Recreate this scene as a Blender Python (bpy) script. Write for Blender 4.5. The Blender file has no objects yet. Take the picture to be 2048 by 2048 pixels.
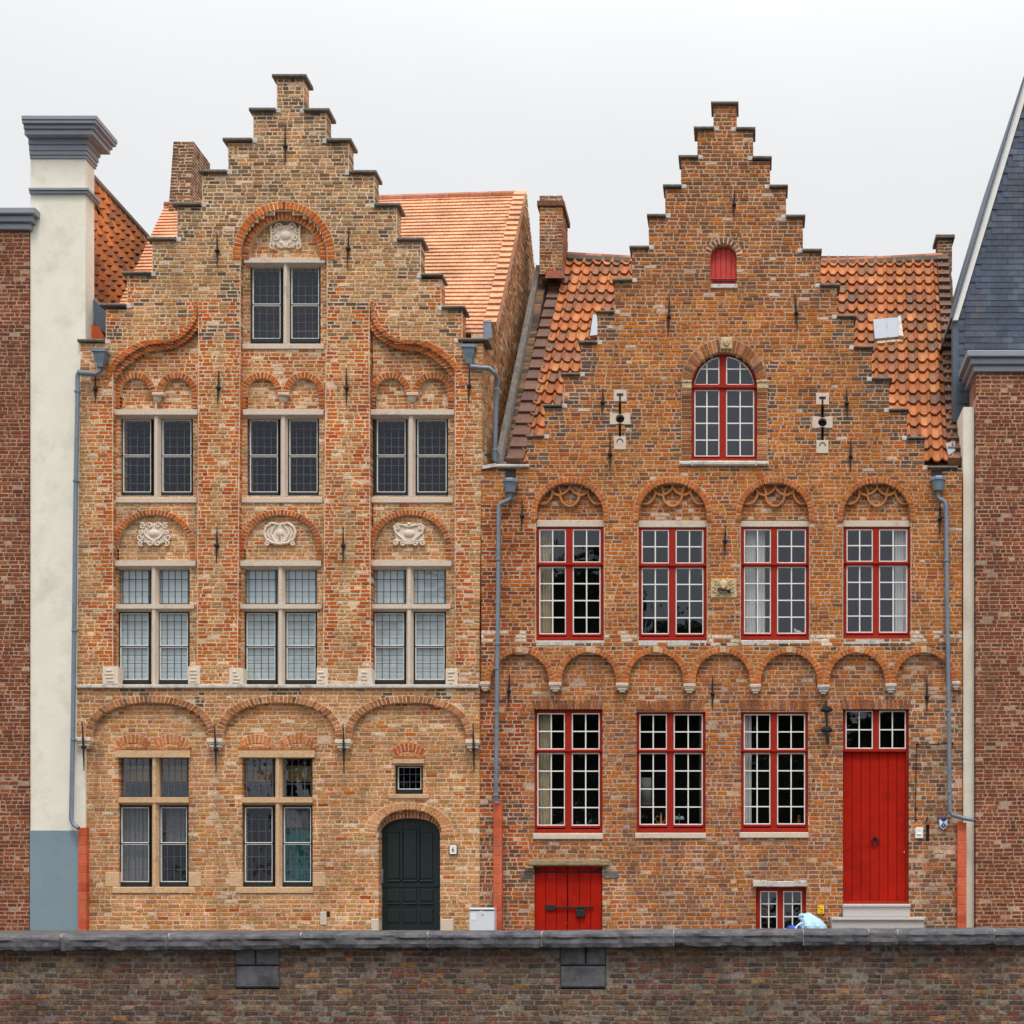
import bpy, math, random
import numpy as np
from mathutils import Vector, noise
R = random.Random(7)
# ------------------------------------------------------------------ measuring: photo pixels -> metres
S, D, XV, YV, ZE = 127.0, 24.0, 1500.0, 1800.0, 0.48
def fx(px, d=0.0): return (px - XV) / S * (1 + d / D)
def fz(py, d=0.0): return ZE + (YV - py) / S * (1 + d / D)
def P(px, py, d=0.0): return (fx(px, d), d, fz(py, d))
def lin(v):
    v /= 255.0
    return v / 12.92 if v <= 0.04045 else ((v + 0.055) / 1.055) ** 2.4
def c8(r, g, b): return (lin(r), lin(g), lin(b))
def nz(x, z, sc=1.0, o=0.0): return noise.noise(Vector((x * sc + o, z * sc - o, o * 1.7)))

scene = bpy.context.scene
C = scene.collection
# ------------------------------------------------------------------ materials
def mat(name):
    m = bpy.data.materials.new(name); m.use_nodes = True
    return m, m.node_tree.nodes, m.node_tree.links, m.node_tree.nodes['Principled BSDF']
def plain(name, col, rough=0.6, var=0.12, scale=6.0, bump=0.0, bscale=40.0, metal=0.0, spec=0.5, dirt=None, dscale=1.3, dlo=0.5, dhi=0.75):
    m, n, l, b = mat(name)
    tc = n.new('ShaderNodeTexCoord')
    t = n.new('ShaderNodeTexNoise'); t.inputs['Scale'].default_value = scale; t.inputs['Detail'].default_value = 6
    l.new(tc.outputs['Object'], t.inputs['Vector'])
    mr = n.new('ShaderNodeMapRange'); mr.inputs['From Min'].default_value = .25; mr.inputs['From Max'].default_value = .75
    mr.inputs['To Min'].default_value = 1 - var; mr.inputs['To Max'].default_value = 1 + var
    l.new(t.outputs['Fac'], mr.inputs['Value'])
    mx = n.new('ShaderNodeMix'); mx.data_type = 'RGBA'; mx.blend_type = 'MULTIPLY'; mx.inputs['Factor'].default_value = 1
    mx.inputs['A'].default_value = (*col, 1); l.new(mr.outputs['Result'], mx.inputs['B'])
    out = mx.outputs['Result']
    if dirt:
        t2 = n.new('ShaderNodeTexNoise'); t2.inputs['Scale'].default_value = dscale; t2.inputs['Detail'].default_value = 9; t2.inputs['Roughness'].default_value = .7
        l.new(tc.outputs['Object'], t2.inputs['Vector'])
        m2 = n.new('ShaderNodeMapRange'); m2.inputs['From Min'].default_value = dlo; m2.inputs['From Max'].default_value = dhi
        l.new(t2.outputs['Fac'], m2.inputs['Value'])
        x2 = n.new('ShaderNodeMix'); x2.data_type = 'RGBA'; l.new(m2.outputs['Result'], x2.inputs['Factor'])
        l.new(out, x2.inputs['A']); x2.inputs['B'].default_value = (*dirt, 1); out = x2.outputs['Result']
    l.new(out, b.inputs['Base Color'])
    b.inputs['Roughness'].default_value = rough; b.inputs['Metallic'].default_value = metal
    b.inputs['Specular IOR Level'].default_value = spec
    if bump:
        t3 = n.new('ShaderNodeTexNoise'); t3.inputs['Scale'].default_value = bscale; t3.inputs['Detail'].default_value = 5
        l.new(tc.outputs['Object'], t3.inputs['Vector'])
        bp = n.new('ShaderNodeBump'); bp.inputs['Strength'].default_value = bump; bp.inputs['Distance'].default_value = .02
        l.new(t3.outputs['Fac'], bp.inputs['Height']); l.new(bp.outputs['Normal'], b.inputs['Normal'])
    return m
def attr_mat(name, rough=.9, mott=.55, scale=48.0, bump=.6, bscale=90.0, spec=.25, pits=0.0):
    """colour comes per brick / per tile from the mesh; noise mottles it"""
    m, n, l, b = mat(name)
    a = n.new('ShaderNodeAttribute'); a.attribute_name = 'Col'
    tc = n.new('ShaderNodeTexCoord')
    t = n.new('ShaderNodeTexNoise'); t.inputs['Scale'].default_value = scale; t.inputs['Detail'].default_value = 5; t.inputs['Roughness'].default_value = .65
    l.new(tc.outputs['Object'], t.inputs['Vector'])
    mr = n.new('ShaderNodeMapRange'); mr.inputs['From Min'].default_value = .28; mr.inputs['From Max'].default_value = .72
    mr.inputs['To Min'].default_value = 1 - mott; mr.inputs['To Max'].default_value = 1 + mott
    l.new(t.outputs['Fac'], mr.inputs['Value'])
    mx = n.new('ShaderNodeMix'); mx.data_type = 'RGBA'; mx.blend_type = 'MULTIPLY'; mx.inputs['Factor'].default_value = 1
    l.new(a.outputs['Color'], mx.inputs['A']); l.new(mr.outputs['Result'], mx.inputs['B'])
    t2 = n.new('ShaderNodeTexNoise'); t2.inputs['Scale'].default_value = 1.6; t2.inputs['Detail'].default_value = 10; t2.inputs['Roughness'].default_value = .68
    l.new(tc.outputs['Object'], t2.inputs['Vector'])
    m2 = n.new('ShaderNodeMapRange'); m2.inputs['From Min'].default_value = .3; m2.inputs['From Max'].default_value = .7
    m2.inputs['To Min'].default_value = .66; m2.inputs['To Max'].default_value = 1.2
    l.new(t2.outputs['Fac'], m2.inputs['Value'])
    x2 = n.new('ShaderNodeMix'); x2.data_type = 'RGBA'; x2.blend_type = 'MULTIPLY'; x2.inputs['Factor'].default_value = 1
    l.new(mx.outputs['Result'], x2.inputs['A']); l.new(m2.outputs['Result'], x2.inputs['B'])
    mp = n.new('ShaderNodeMapping'); mp.inputs['Scale'].default_value = (2.6, 2.6, .42); l.new(tc.outputs['Object'], mp.inputs['Vector'])
    t4 = n.new('ShaderNodeTexNoise'); t4.inputs['Scale'].default_value = 1.0; t4.inputs['Detail'].default_value = 8; t4.inputs['Roughness'].default_value = .7; l.new(mp.outputs[0], t4.inputs['Vector'])
    m4 = n.new('ShaderNodeMapRange'); m4.inputs['From Min'].default_value = .52; m4.inputs['From Max'].default_value = .76; m4.inputs['To Max'].default_value = .55; l.new(t4.outputs['Fac'], m4.inputs['Value'])
    x4 = n.new('ShaderNodeMix'); x4.data_type = 'RGBA'; l.new(m4.outputs['Result'], x4.inputs['Factor']); l.new(x2.outputs['Result'], x4.inputs['A']); x4.inputs['B'].default_value = (*c8(96, 78, 64), 1)   # run-off stains
    l.new(x4.outputs['Result'], b.inputs['Base Color'])
    b.inputs['Roughness'].default_value = rough; b.inputs['Specular IOR Level'].default_value = spec
    t3 = n.new('ShaderNodeTexNoise'); t3.inputs['Scale'].default_value = bscale; t3.inputs['Detail'].default_value = 4
    l.new(tc.outputs['Object'], t3.inputs['Vector'])
    bp = n.new('ShaderNodeBump'); bp.inputs['Strength'].default_value = bump; bp.inputs['Distance'].default_value = .012
    l.new(t3.outputs['Fac'], bp.inputs['Height']); l.new(bp.outputs['Normal'], b.inputs['Normal'])
    return m
def glass_mat(name, boost=1.0, wob=.02, rough=0.0, tint=(.9, .92, .93)):
    m, n, l, b = mat(name); n.remove(b)
    out = n['Material Output']
    tr = n.new('ShaderNodeBsdfTransparent'); tr.inputs['Color'].default_value = (*tint, 1)
    gl = n.new('ShaderNodeBsdfGlossy'); gl.inputs['Roughness'].default_value = rough; gl.inputs['Color'].default_value = (.84, .89, 1, 1)
    fr = n.new('ShaderNodeFresnel'); ge = n.new('ShaderNodeNewGeometry'); io = n.new('ShaderNodeMath'); io.operation = 'MULTIPLY_ADD'; io.inputs[1].default_value = 1 / 1.5 - 1.5; io.inputs[2].default_value = 1.5
    l.new(ge.outputs['Backfacing'], io.inputs[0]); l.new(io.outputs[0], fr.inputs['IOR'])   # a thin sheet reflects alike from both sides
    mu = n.new('ShaderNodeMath'); mu.operation = 'MULTIPLY'; mu.inputs[1].default_value = boost; mu.use_clamp = True
    l.new(fr.outputs['Fac'], mu.inputs[0])
    tc = n.new('ShaderNodeTexCoord'); t = n.new('ShaderNodeTexNoise'); t.inputs['Scale'].default_value = 3.0; t.inputs['Detail'].default_value = 2
    l.new(tc.outputs['Object'], t.inputs['Vector'])
    bp = n.new('ShaderNodeBump'); bp.inputs['Strength'].default_value = wob * 10; bp.inputs['Distance'].default_value = .02
    l.new(t.outputs['Fac'], bp.inputs['Height']); l.new(bp.outputs['Normal'], gl.inputs['Normal'])
    mx = n.new('ShaderNodeMixShader'); l.new(mu.outputs[0], mx.inputs['Fac'])
    l.new(tr.outputs[0], mx.inputs[1]); l.new(gl.outputs[0], mx.inputs[2]); l.new(mx.outputs[0], out.inputs['Surface'])
    return m
M = dict(
    brick=attr_mat('brickwork'), tile=attr_mat('clay_tiles', rough=.75, mott=.22, scale=25, bump=.3, bscale=60, spec=.3),
    quay=attr_mat('quay_brickwork', mott=.5, scale=22, bump=.9, bscale=45),
    stone=plain('pale_stone', c8(214, 196, 178), .85, .10, 30, .25, 60, spec=.2, dirt=c8(165, 145, 130), dscale=5, dlo=.56, dhi=.8),
    sand=plain('sandstone', c8(208, 172, 134), .88, .16, 22, .35, 50, spec=.2, dirt=c8(150, 120, 95), dscale=6, dlo=.55, dhi=.8),
    sill=plain('worn_sill_stone', c8(205, 198, 190), .85, .2, 24, .4, 50, spec=.2, dirt=c8(120, 118, 112), dscale=7, dlo=.5, dhi=.75),
    white=plain('carved_white_stone', c8(226, 209, 190), .85, .08, 25, .2, 60, spec=.2, dirt=c8(176, 156, 136), dscale=8, dlo=.56, dhi=.8),
    cap=plain('weathered_cap_stone', c8(118, 111, 104), .85, .3, 14, .5, 40, spec=.3, dirt=c8(72, 70, 66), dscale=4),
    lead=plain('lead_came', c8(84, 90, 104), .6, .1), leadd=plain('dark_lead_came', c8(62, 78, 92), .6, .1),
    zinc=plain('zinc', c8(122, 136, 150), .45, .12, 8, .05, 30, metal=.25, dirt=c8(96, 112, 128), dscale=3),
    iron=plain('black_iron', c8(28, 27, 28), .7, .3, 20, .3, 60),
    red=plain('red_paint_doors', c8(172, 28, 10), .7, .12, 5, .05, 25, spec=.12, dirt=c8(140, 22, 14), dscale=2.2, dlo=.5, dhi=.72),
    redf=plain('red_paint_frames', c8(158, 38, 24), .6, .1, 8, .04, 30, spec=.15),
    redv=plain('faded_red_paint', c8(196, 52, 40), .6, .1, 8, .04, 30),
    wht=plain('white_paint', c8(238, 234, 228), .5, .05, 10),
    green=plain('bottle_green_paint', c8(12, 34, 33), .4, .1, 8, .03, 25),
    dframe=plain('green_black_frame', c8(16, 28, 32), .45, .1, 8),
    glass=glass_mat('window_glass', 1.9), oldglass=glass_mat('old_leaded_glass', 1.15, .05, tint=(.97, .98, .98)),
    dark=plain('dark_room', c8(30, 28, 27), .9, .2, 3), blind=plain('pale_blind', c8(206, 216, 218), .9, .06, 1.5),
    sheer=plain('sheer_curtain', c8(226, 224, 220), .9, .08, 4), grey=plain('grey_curtain', c8(122, 122, 124), .9, .1, 5),
    beige=plain('beige_curtain', c8(205, 190, 160), .9, .15, 9), teal=plain('teal_cloth', c8(20, 92, 92), .9, .15, 6),
    ochre=plain('ochre_wall', c8(150, 128, 80), .9, .2, 2), wood=plain('brown_wood', c8(110, 66, 34), .7, .2, 8),
    cream=plain('cream_render', c8(236, 230, 214), .9, .05, 3, .25, 70, dirt=c8(204, 196, 178), dscale=1.6, dlo=.5, dhi=.8),
    plinth=plain('blue_grey_plinth', c8(126, 146, 156), .85, .06, 3, .15, 70, dirt=c8(112, 130, 140), dscale=1.5),
    cornice=plain('grey_cornice_paint', c8(140, 146, 156), .55, .08, 4),
    slate=plain('dark_slate_cladding', c8(82, 92, 108), .7, .12, 5, .2, 30), bluezinc=plain('pale_zinc_sheet', c8(150, 156, 166), .45, .05, 4, metal=.1),
    terra=attr_mat('terracotta', rough=.8, mott=.1, scale=20, bump=.15, bscale=50), step=plain('blue_stone_step', c8(188, 182, 178), .8, .1, 40, .2, 80),
    coping=plain('dark_bluestone', c8(96, 94, 97), .85, .3, 9, .5, 18, spec=.3, dirt=c8(52, 50, 54), dscale=3.5, dlo=.45, dhi=.7),
    lint=plain('dull_brown_stone', c8(158, 138, 106), .9, .25, 20, .5, 45, spec=.2, dirt=c8(110, 96, 78), dscale=7), street=plain('cobble_street', c8(92, 88, 82), .9, .3, 14, .6, 10), water=plain('canal_water', c8(34, 44, 40), .08, .1, 1, .12, 3),
    bag=plain('pale_blue_plastic', c8(178, 218, 240), .35, .08, 7, .3, 10), bagd=plain('dark_blue_plastic', c8(10, 70, 170), .35, .1, 7, .3, 12),
    yellow=plain('yellow_plate', c8(250, 205, 20), .5, .03), blue=plain('blue_enamel', c8(12, 50, 140), .35, .05), bluel=plain('light_blue_enamel', c8(110, 165, 215), .35, .05), black=plain('black_mark', c8(25, 25, 35), .6, .05),
    cab=plain('light_grey_plastic', c8(216, 220, 226), .5, .03, 4), brass=plain('brass', c8(232, 160, 96), .3, .1, 6, metal=.8),
    leaf=plain('leaf_green', (.05, .085, .025), .6, .4, 3), bark=plain('bark', (.08, .06, .045), .9, .3, 8, .6, 15),
    aqua=plain('pale_aqua_glass', c8(170, 205, 210), .3, .1, 8), crest=plain('yellowed_carved_stone', c8(206, 182, 144), .9, .25, 28, .9, 40, spec=.2, dirt=c8(150, 130, 100), dscale=9, dlo=.52, dhi=.75),
)
# ------------------------------------------------------------------ objects
OFF = {}
def thing(name, label, cat, loc=(0, 0, 0), group=None):
    o = bpy.data.objects.new(name, None); C.objects.link(o)
    o.location = loc; o.empty_display_size = .3
    o['label'] = label; o['category'] = cat
    if group: o['group'] = group
    OFF[o] = loc
    return o
def tag(o, label, cat, group=None):
    o['label'] = label; o['category'] = cat
    if group: o['group'] = group
    return o
class MB:
    def __init__(s, xf=None): s.v = []; s.f = []; s.c = []; s.xf = xf
    def add(s, vs, fs, col=(1, 1, 1)):
        n = len(s.v)
        if s.xf: vs = [s.xf(*q) for q in vs]
        s.v.extend(vs)
        for f in fs: s.f.append(tuple(i + n for i in f)); s.c.append(col)
    def poly(s, q, y0, y1, col=(1, 1, 1), ch=0.0, inset=None, back=False):
        """prism: q = (x,z) outline, counter-clockwise seen from -y; chamfered front"""
        k = len(q)
        if inset is None and ch:
            cx = sum(p[0] for p in q) / k; cz = sum(p[1] for p in q) / k
            inset = []
            for (x, z) in q:
                dx, dz = cx - x, cz - z
                inset.append((x + math.copysign(min(ch, abs(dx) * .6), dx), z + math.copysign(min(ch, abs(dz) * .6), dz)))
        vs = [(x, y1, z) for x, z in q]
        fs = []
        if inset is None:
            vs += [(x, y0, z) for x, z in q]
            fs = [tuple(range(k, 2 * k))] + [(i, (i + 1) % k, k + (i + 1) % k, k + i) for i in range(k)]
        else:
            vs += [(x, y0 + (ch if ch else .006), z) for x, z in q] + [(x, y0, z) for x, z in inset]
            fs = [tuple(range(2 * k, 3 * k))]
            for i in range(k):
                j = (i + 1) % k
                fs += [(i, j, k + j, k + i), (k + i, k + j, 2 * k + j, 2 * k + i)]
        if back: fs.append(tuple(reversed(range(k))))
        s.add(vs, fs, col)
    def box(s, x0, x1, y0, y1, z0, z1, col=(1, 1, 1), ch=0.0, back=True):
        if x1 < x0: x0, x1 = x1, x0
        if z1 < z0: z0, z1 = z1, z0
        s.poly([(x0, z0), (x1, z0), (x1, z1), (x0, z1)], y0, y1, col, ch, back=back)
    def pbox(s, px0, px1, py0, py1, y0, y1, col=(1, 1, 1), ch=0.0):
        s.box(fx(px0, y0), fx(px1, y0), y0, y1, fz(py1, y0), fz(py0, y0), col, ch)
    def hexa(s, b, t, col=(1, 1, 1)):
        """4 bottom + 4 top points"""
        s.add(list(b) + list(t), [(3, 2, 1, 0), (4, 5, 6, 7), (0, 1, 5, 4), (1, 2, 6, 5), (2, 3, 7, 6), (3, 0, 4, 7)], col)
    def tube(s, pts, r, n=8, col=(1, 1, 1), cap=True):
        pts = [Vector(p) for p in pts]; rings = []
        rr = r if isinstance(r, (list, tuple)) else [r] * len(pts)
        up = Vector((0.13, 1, 0.07)).normalized()
        for i, p in enumerate(pts):
            t = (pts[min(i + 1, len(pts) - 1)] - pts[max(i - 1, 0)]).normalized()
            a = t.cross(up)
            if a.length < .1: a = t.cross(Vector((1, 0, 0)))
            a.normalize(); b = t.cross(a)
            if 0 < i < len(pts) - 1:
                c = (pts[i] - pts[i - 1]).normalized().dot((pts[i + 1] - pts[i]).normalized())
                k = 1 / max(.6, math.sqrt(max(.2, (1 + c) / 2)))
            else: k = 1
            rings.append([p + (a * math.cos(2 * math.pi * j / n) + b * math.sin(2 * math.pi * j / n)) * rr[i] * k for j in range(n)])
        vs = [tuple(q) for g in rings for q in g]; fs = []
        for i in range(len(pts) - 1):
            for j in range(n):
                k = (j + 1) % n
                fs.append((i * n + j, i * n + k, (i + 1) * n + k, (i + 1) * n + j))
        if cap: fs += [tuple(range(n)), tuple(reversed(range((len(pts) - 1) * n, len(pts) * n)))]
        s.add(vs, fs, col)
    def lathe(s, prof, c, n=16, col=(1, 1, 1), sq=False):
        """prof: (radius, z) list, around vertical axis at c=(x,y,z)"""
        vs = []; fs = []
        for r, z in prof:
            for j in range(n):
                a = 2 * math.pi * (j + .5) / n
                k = 1 / max(abs(math.cos(a)), abs(math.sin(a))) if sq else 1
                vs.append((c[0] + r * k * math.cos(a), c[1] + r * k * math.sin(a), c[2] + z))
        for i in range(len(prof) - 1):
            for j in range(n):
                k = (j + 1) % n
                fs.append((i * n + j, i * n + k, (i + 1) * n + k, (i + 1) * n + j))
        fs += [tuple(reversed(range(n))), tuple(range((len(prof) - 1) * n, len(prof) * n))]
        s.add(vs, fs, col)
    def dome(s, cx, cz, rx, rz, y, h, n=20, m=5, col=(1, 1, 1)):
        vs = [(cx, y - h, cz)]; fs = []
        for i in range(1, m + 1):
            a = i / m * math.pi / 2
            for j in range(n):
                b = 2 * math.pi * j / n
                vs.append((cx + rx * math.sin(a) * math.cos(b), y - h * math.cos(a), cz + rz * math.sin(a) * math.sin(b)))
        for j in range(n): fs.append((0, 1 + j, 1 + (j + 1) % n))
        for i in range(m - 1):
            for j in range(n):
                k = (j + 1) % n; o = 1 + i * n
                fs.append((o + j, o + n + j, o + n + k, o + k))
        s.add(vs, fs, col)
    def build(s, name, m, parent=None, smooth=False):
        off = OFF.get(parent, (0, 0, 0)) if parent else (0, 0, 0)
        me = bpy.data.meshes.new(name)
        vs = [(a - off[0], b - off[1], c - off[2]) for a, b, c in s.v] if parent else s.v
        me.from_pydata(vs, [], s.f)
        me.materials.append(m)
        at = me.attributes.new('Col', 'FLOAT_COLOR', 'CORNER')
        cnt = np.array([len(f) for f in s.f]); cc = np.array([(*c[:3], 1.0) for c in s.c], dtype=np.float32)
        at.data.foreach_set('color', np.repeat(cc, cnt, axis=0).ravel())
        if smooth: me.polygons.foreach_set('use_smooth', [True] * len(me.polygons))
        me.update()
        o = bpy.data.objects.new(name, me); C.objects.link(o)
        if parent: o.parent = parent; OFF[o] = off
        return o
# ------------------------------------------------------------------ regions (scan-line intervals, world x at height z)
def isub(a, b):
    out = list(a)
    for (u, v) in b:
        nx = []
        for (x0, x1) in out:
            if v <= x0 or u >= x1: nx.append((x0, x1)); continue
            if u > x0: nx.append((x0, u))
            if v < x1: nx.append((v, x1))
        out = nx
    return out
def rect(px0, px1, py0, py1, d=0.0):
    x0, x1, z0, z1 = fx(px0, d), fx(px1, d), fz(py1, d), fz(py0, d)
    return lambda z: [(x0, x1)] if z0 <= z <= z1 else []
def arch(cx, cy, rx, ry, bot, d=0.0, e=2.0):
    def f(z):
        py = YV - (z - ZE) * S / (1 + d / D)
        if py > bot or py < cy - ry: return []
        if py >= cy: w = rx
        else: w = rx * max(0.0, 1 - ((cy - py) / ry) ** e) ** (1 / e)
        return [(fx(cx - w, d), fx(cx + w, d))] if w > 1 else []
    return f
def pgon(pts, d=0.0):
    w = [(fx(a, d), fz(b, d)) for a, b in pts]
    def f(z):
        xs = []
        for i in range(len(w)):
            (x0, z0), (x1, z1) = w[i], w[(i + 1) % len(w)]
            if (z0 <= z < z1) or (z1 <= z < z0): xs.append(x0 + (z - z0) / (z1 - z0) * (x1 - x0))
        xs.sort()
        return [(xs[i], xs[i + 1]) for i in range(0, len(xs) - 1, 2)]
    return f
def minus(a, *bs):
    def f(z):
        r = a(z)
        for b in bs:
            if r: r = isub(r, b(z))
        return r
    return f
def both(*rs): return lambda z: [i for r in rs for i in r(z)]
# ------------------------------------------------------------------ brickwork
def jit(c, a=.07):
    k = 1 + R.uniform(-a, a); return (c[0] * k, c[1] * k * (1 + R.uniform(-.03, .03)), c[2] * k * (1 + R.uniform(-.04, .04)))
def chooser(rows, warm=True):
    cs = [c8(r[0], min(255, r[1] * (1.05 if r[0] > r[1] * 1.6 else .985)), r[2] * (.86 if r[0] > r[1] * 1.6 else 1.02)) if (warm and r[0] > 1.18 * r[2]) else c8(*r[:3]) for r in rows]; ws = [r[3] if len(r) > 3 else 1 for r in rows]
    tw = sum(ws); mean = [sum(w * c[i] for w, c in zip(ws, cs)) / tw for i in range(3)]
    cs = [tuple((c[i] + (mean[i] - c[i]) * .28) * (.92 if warm else 1) for i in range(3)) for c in cs]
    return lambda: jit(R.choices(cs, ws)[0])
def field(mb, y, pz0, pz1, reg, pal, mort, ch=.0595, jt=.0175, dep=.28, d=None, st=.168, hd=.085, rough=.0034, bull=0.0, outer=(-99, 99), zoff=0.0):
    """courses of single bricks over recessed mortar inside reg; pz0 top pixel, pz1 bottom pixel"""
    d = y if d is None else d
    z0, z1 = (fz(pz1, d), fz(pz0, d)) if pz0 is not None else pz1
    n = max(1, round((z1 - z0) / ch)); h = (z1 - z0) / n
    for k in range(n):
        za = z0 + k * h; zb = za + h; zm = za + h / 2
        for (a, b) in reg(zm):
            if b - a < .02: continue
            x = a + .002
            while x < b - .003:
                x2 = min(b - .002, x + R.uniform(.35, .6))
                if b - x2 < .1: x2 = b - .002
                m_ = mort(x, zm)
                mb.add([(x, y + dep, za), (x2, y + dep, za), (x2, y + dep, zb), (x, y + dep, zb),
                        (x, y + .0055, za), (x2, y + .0055, za), (x2, y + .0055, zb), (x, y + .0055, zb)],
                       [(4, 5, 6, 7), (0, 1, 5, 4), (1, 2, 6, 5), (2, 3, 7, 6), (3, 0, 4, 7)], m_)
                x = x2
            x = a - R.uniform(0, st * .9); par = k % 2
            wob = R.uniform(-.0015, .0015)
            while x < b:
                L = st * R.uniform(.9, 1.08) if R.random() < (.8 if par else .35) else hd * R.uniform(.85, 1.25)
                u, v = max(x, a), min(x + L, b); x += L
                if v - u < .03: continue
                ea, eb = u == a, v == b
                if b - v < .035: v = b; x = b; eb = True
                col = pal((u + v) / 2, zm, k, u - a, b - v, v - u)
                if col is None: continue
                u2 = u + (0 if ea else jt / 2); v2 = v - (0 if eb else jt / 2)
                w0 = .0035 * math.sin(u * 1.3 + k * .37) + wob + .006 * nz(u, zm, .8); w1 = .0035 * math.sin(v * 1.3 + k * .37) + wob + .006 * nz(v, zm, .8)
                r_ = lambda: R.uniform(-rough, rough)
                p0, p1 = za + jt / 2, zb - jt / 2
                q = [(u2 + r_(), p0 + w0 + r_()), (v2 + r_(), p0 + w1 + r_()), (v2 + r_(), p1 + w1 + r_()), (u2 + r_(), p1 + w0 + r_())]
                c_ = R.uniform(.002, .005)
                ins = None
                if bull and ((ea and u > outer[0]) or (eb and v < outer[1])):
                    l_ = bull if (ea and u > outer[0]) else c_; g_ = bull if (eb and v < outer[1]) else c_
                    ins = [(q[0][0] + l_, q[0][1] + c_), (q[1][0] - g_, q[1][1] + c_), (q[2][0] - g_, q[2][1] - c_), (q[3][0] + l_, q[3][1] - c_)]
                    mb.poly(q, y + R.uniform(-.002, .003), y + dep, col, bull * .8, ins)
                else:
                    mb.poly(q, y + R.uniform(-.003, .004), y + dep, col, c_)
def arc_pairs(cx, cy, rxi, ryi, rxo, ryo, legL=0, legR=0, n=48, e=2.0, a0=180, a1=0):
    ps = []
    if legL: ps.append(((cx - rxi, cy + legL), (cx - rxo, cy + legL)))
    for i in range(n + 1):
        a = math.radians(a0 + (a1 - a0) * i / n); c, s_ = math.cos(a), math.sin(a)
        cc = math.copysign(abs(c) ** (2 / e), c); ss = abs(s_) ** (2 / e)
        ps.append(((cx + rxi * cc, cy - ryi * ss), (cx + rxo * cc, cy - ryo * ss)))
    if legR: ps.append(((cx + rxi, cy + legR), (cx + rxo, cy + legR)))
    return ps
def ring(mb, pairs, d, dep, pal, mcol, step=8.0, gap=.11, skip=None):
    L = [0.0]
    for i in range(1, len(pairs)):
        (a, b), (c, e) = pairs[i - 1], pairs[i]
        L.append(L[-1] + math.hypot((a[0] + b[0] - c[0] - e[0]) / 2, (a[1] + b[1] - c[1] - e[1]) / 2))
    def at(t):
        t = min(max(t, 0), L[-1])
        for i in range(1, len(L)):
            if t <= L[i] + 1e-9:
                k = (t - L[i - 1]) / max(1e-9, L[i] - L[i - 1]); break
        (a, b), (c, e) = pairs[i - 1], pairs[i]
        return (a[0] + (c[0] - a[0]) * k, a[1] + (c[1] - a[1]) * k), (b[0] + (e[0] - b[0]) * k, b[1] + (e[1] - b[1]) * k)
    n = max(2, round(L[-1] / step)); st = L[-1] / n
    W = lambda p: (fx(p[0], d), fz(p[1], d))
    for i in range(n):
        i0, o0 = at(i * st); i1, o1 = at((i + 1) * st)
        mb.poly([W(i0), W(i1), W(o1), W(o0)], d + .005, d + dep, jit(mcol, .05))
        if skip and skip(i / n): continue
        g = gap * .95 * R.uniform(.8, 1.2)
        i0, o0 = at((i + g) * st); i1, o1 = at((i + 1 - g) * st)
        mx = lambda p, q, t: (p[0] + (q[0] - p[0]) * t, p[1] + (q[1] - p[1]) * t)
        a, b, c, e = mx(i0, o0, .0), mx(i1, o1, .0), mx(i1, o1, .95), mx(i0, o0, .95)
        mb.poly([W(a), W(b), W(c), W(e)], d + R.uniform(-.003, .002), d + dep, pal(), .005)
SKY_LO, SKY_HI, SUN, EXPO = 9.0, 28.0, 1.5, 0.03
# ================================================================== palettes
sand = chooser([(212,166,110,3),(204,152,92,3),(194,142,74,2.4),(188,144,84,2),(212,154,100,2.2),(206,138,82,1.4),(198,112,58,.4),(150,108,70,.7),(170,136,90,1.2),(220,184,138,.8)])
sandtop = chooser([(190,150,104,2),(172,138,92,2),(150,118,80,1.4),(122,94,66,1),(180,152,112,1.3),(164,104,64,.8),(98,78,62,.8),(122,108,84,1)])
sandlow = chooser([(218,164,110,3),(212,152,96,3),(202,142,74,2.2),(196,148,80,1.8),(218,146,94,2),(208,126,70,1.2),(202,104,54,.4),(152,108,74,.8),(190,156,110,1),(162,126,84,.9)])
mixred = chooser([(204,112,52,2),(196,92,36,1.6),(212,164,108,3),(200,148,88,2),(150,88,54,1),(176,76,38,.6),(208,140,84,1.5)])
orange = chooser([(208,98,34,3),(216,110,44,2.4),(196,84,28,2),(172,68,32,.7),(206,124,66,.6),(140,60,38,.35)])
ringred = chooser([(200,96,38,3),(186,82,32,2),(156,70,36,.8),(206,118,62,.8),(124,66,42,.4)])
ringbrn = chooser([(196,128,80,2),(178,104,62,2),(150,98,66,1),(204,146,96,1.4),(120,84,62,.6)])
rh = chooser([(202,112,46,3),(196,102,38,3),(210,124,56,2),(180,94,42,2),(154,88,50,1.4),(128,80,56,1),(112,80,66,.6),(184,126,72,1),(196,86,38,1),(96,72,62,.4)])
rhtop = chooser(warm=False, rows=[(160,96,54,2.5),(146,84,48,2),(178,100,46,1.2),(134,84,52,1.6),(112,78,58,1.4),(98,76,68,.8),(148,104,66,1),(180,116,62,1)])
rhlow = chooser([(184,112,72,2),(168,106,76,2),(148,98,76,1.6),(204,112,52,2.6),(152,92,60,1.6),(124,92,76,1),(186,134,88,1),(200,98,42,1),(106,78,68,.5)])
rhpier = chooser([(184,84,42,2),(150,66,40,2),(122,60,42,1.2),(204,100,46,1.6),(100,60,48,.8)])
rhpan = chooser([(196,108,60,2),(178,110,74,2),(206,104,50,1.6),(156,100,74,1.4),(130,92,78,1)])
rhring = chooser([(208,104,48,3),(196,90,42,2),(214,128,72,1.4),(170,84,50,1)])
roofp = chooser([(226,166,126,3),(223,162,122,3),(228,170,131,2),(218,157,118,1)], False)
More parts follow.
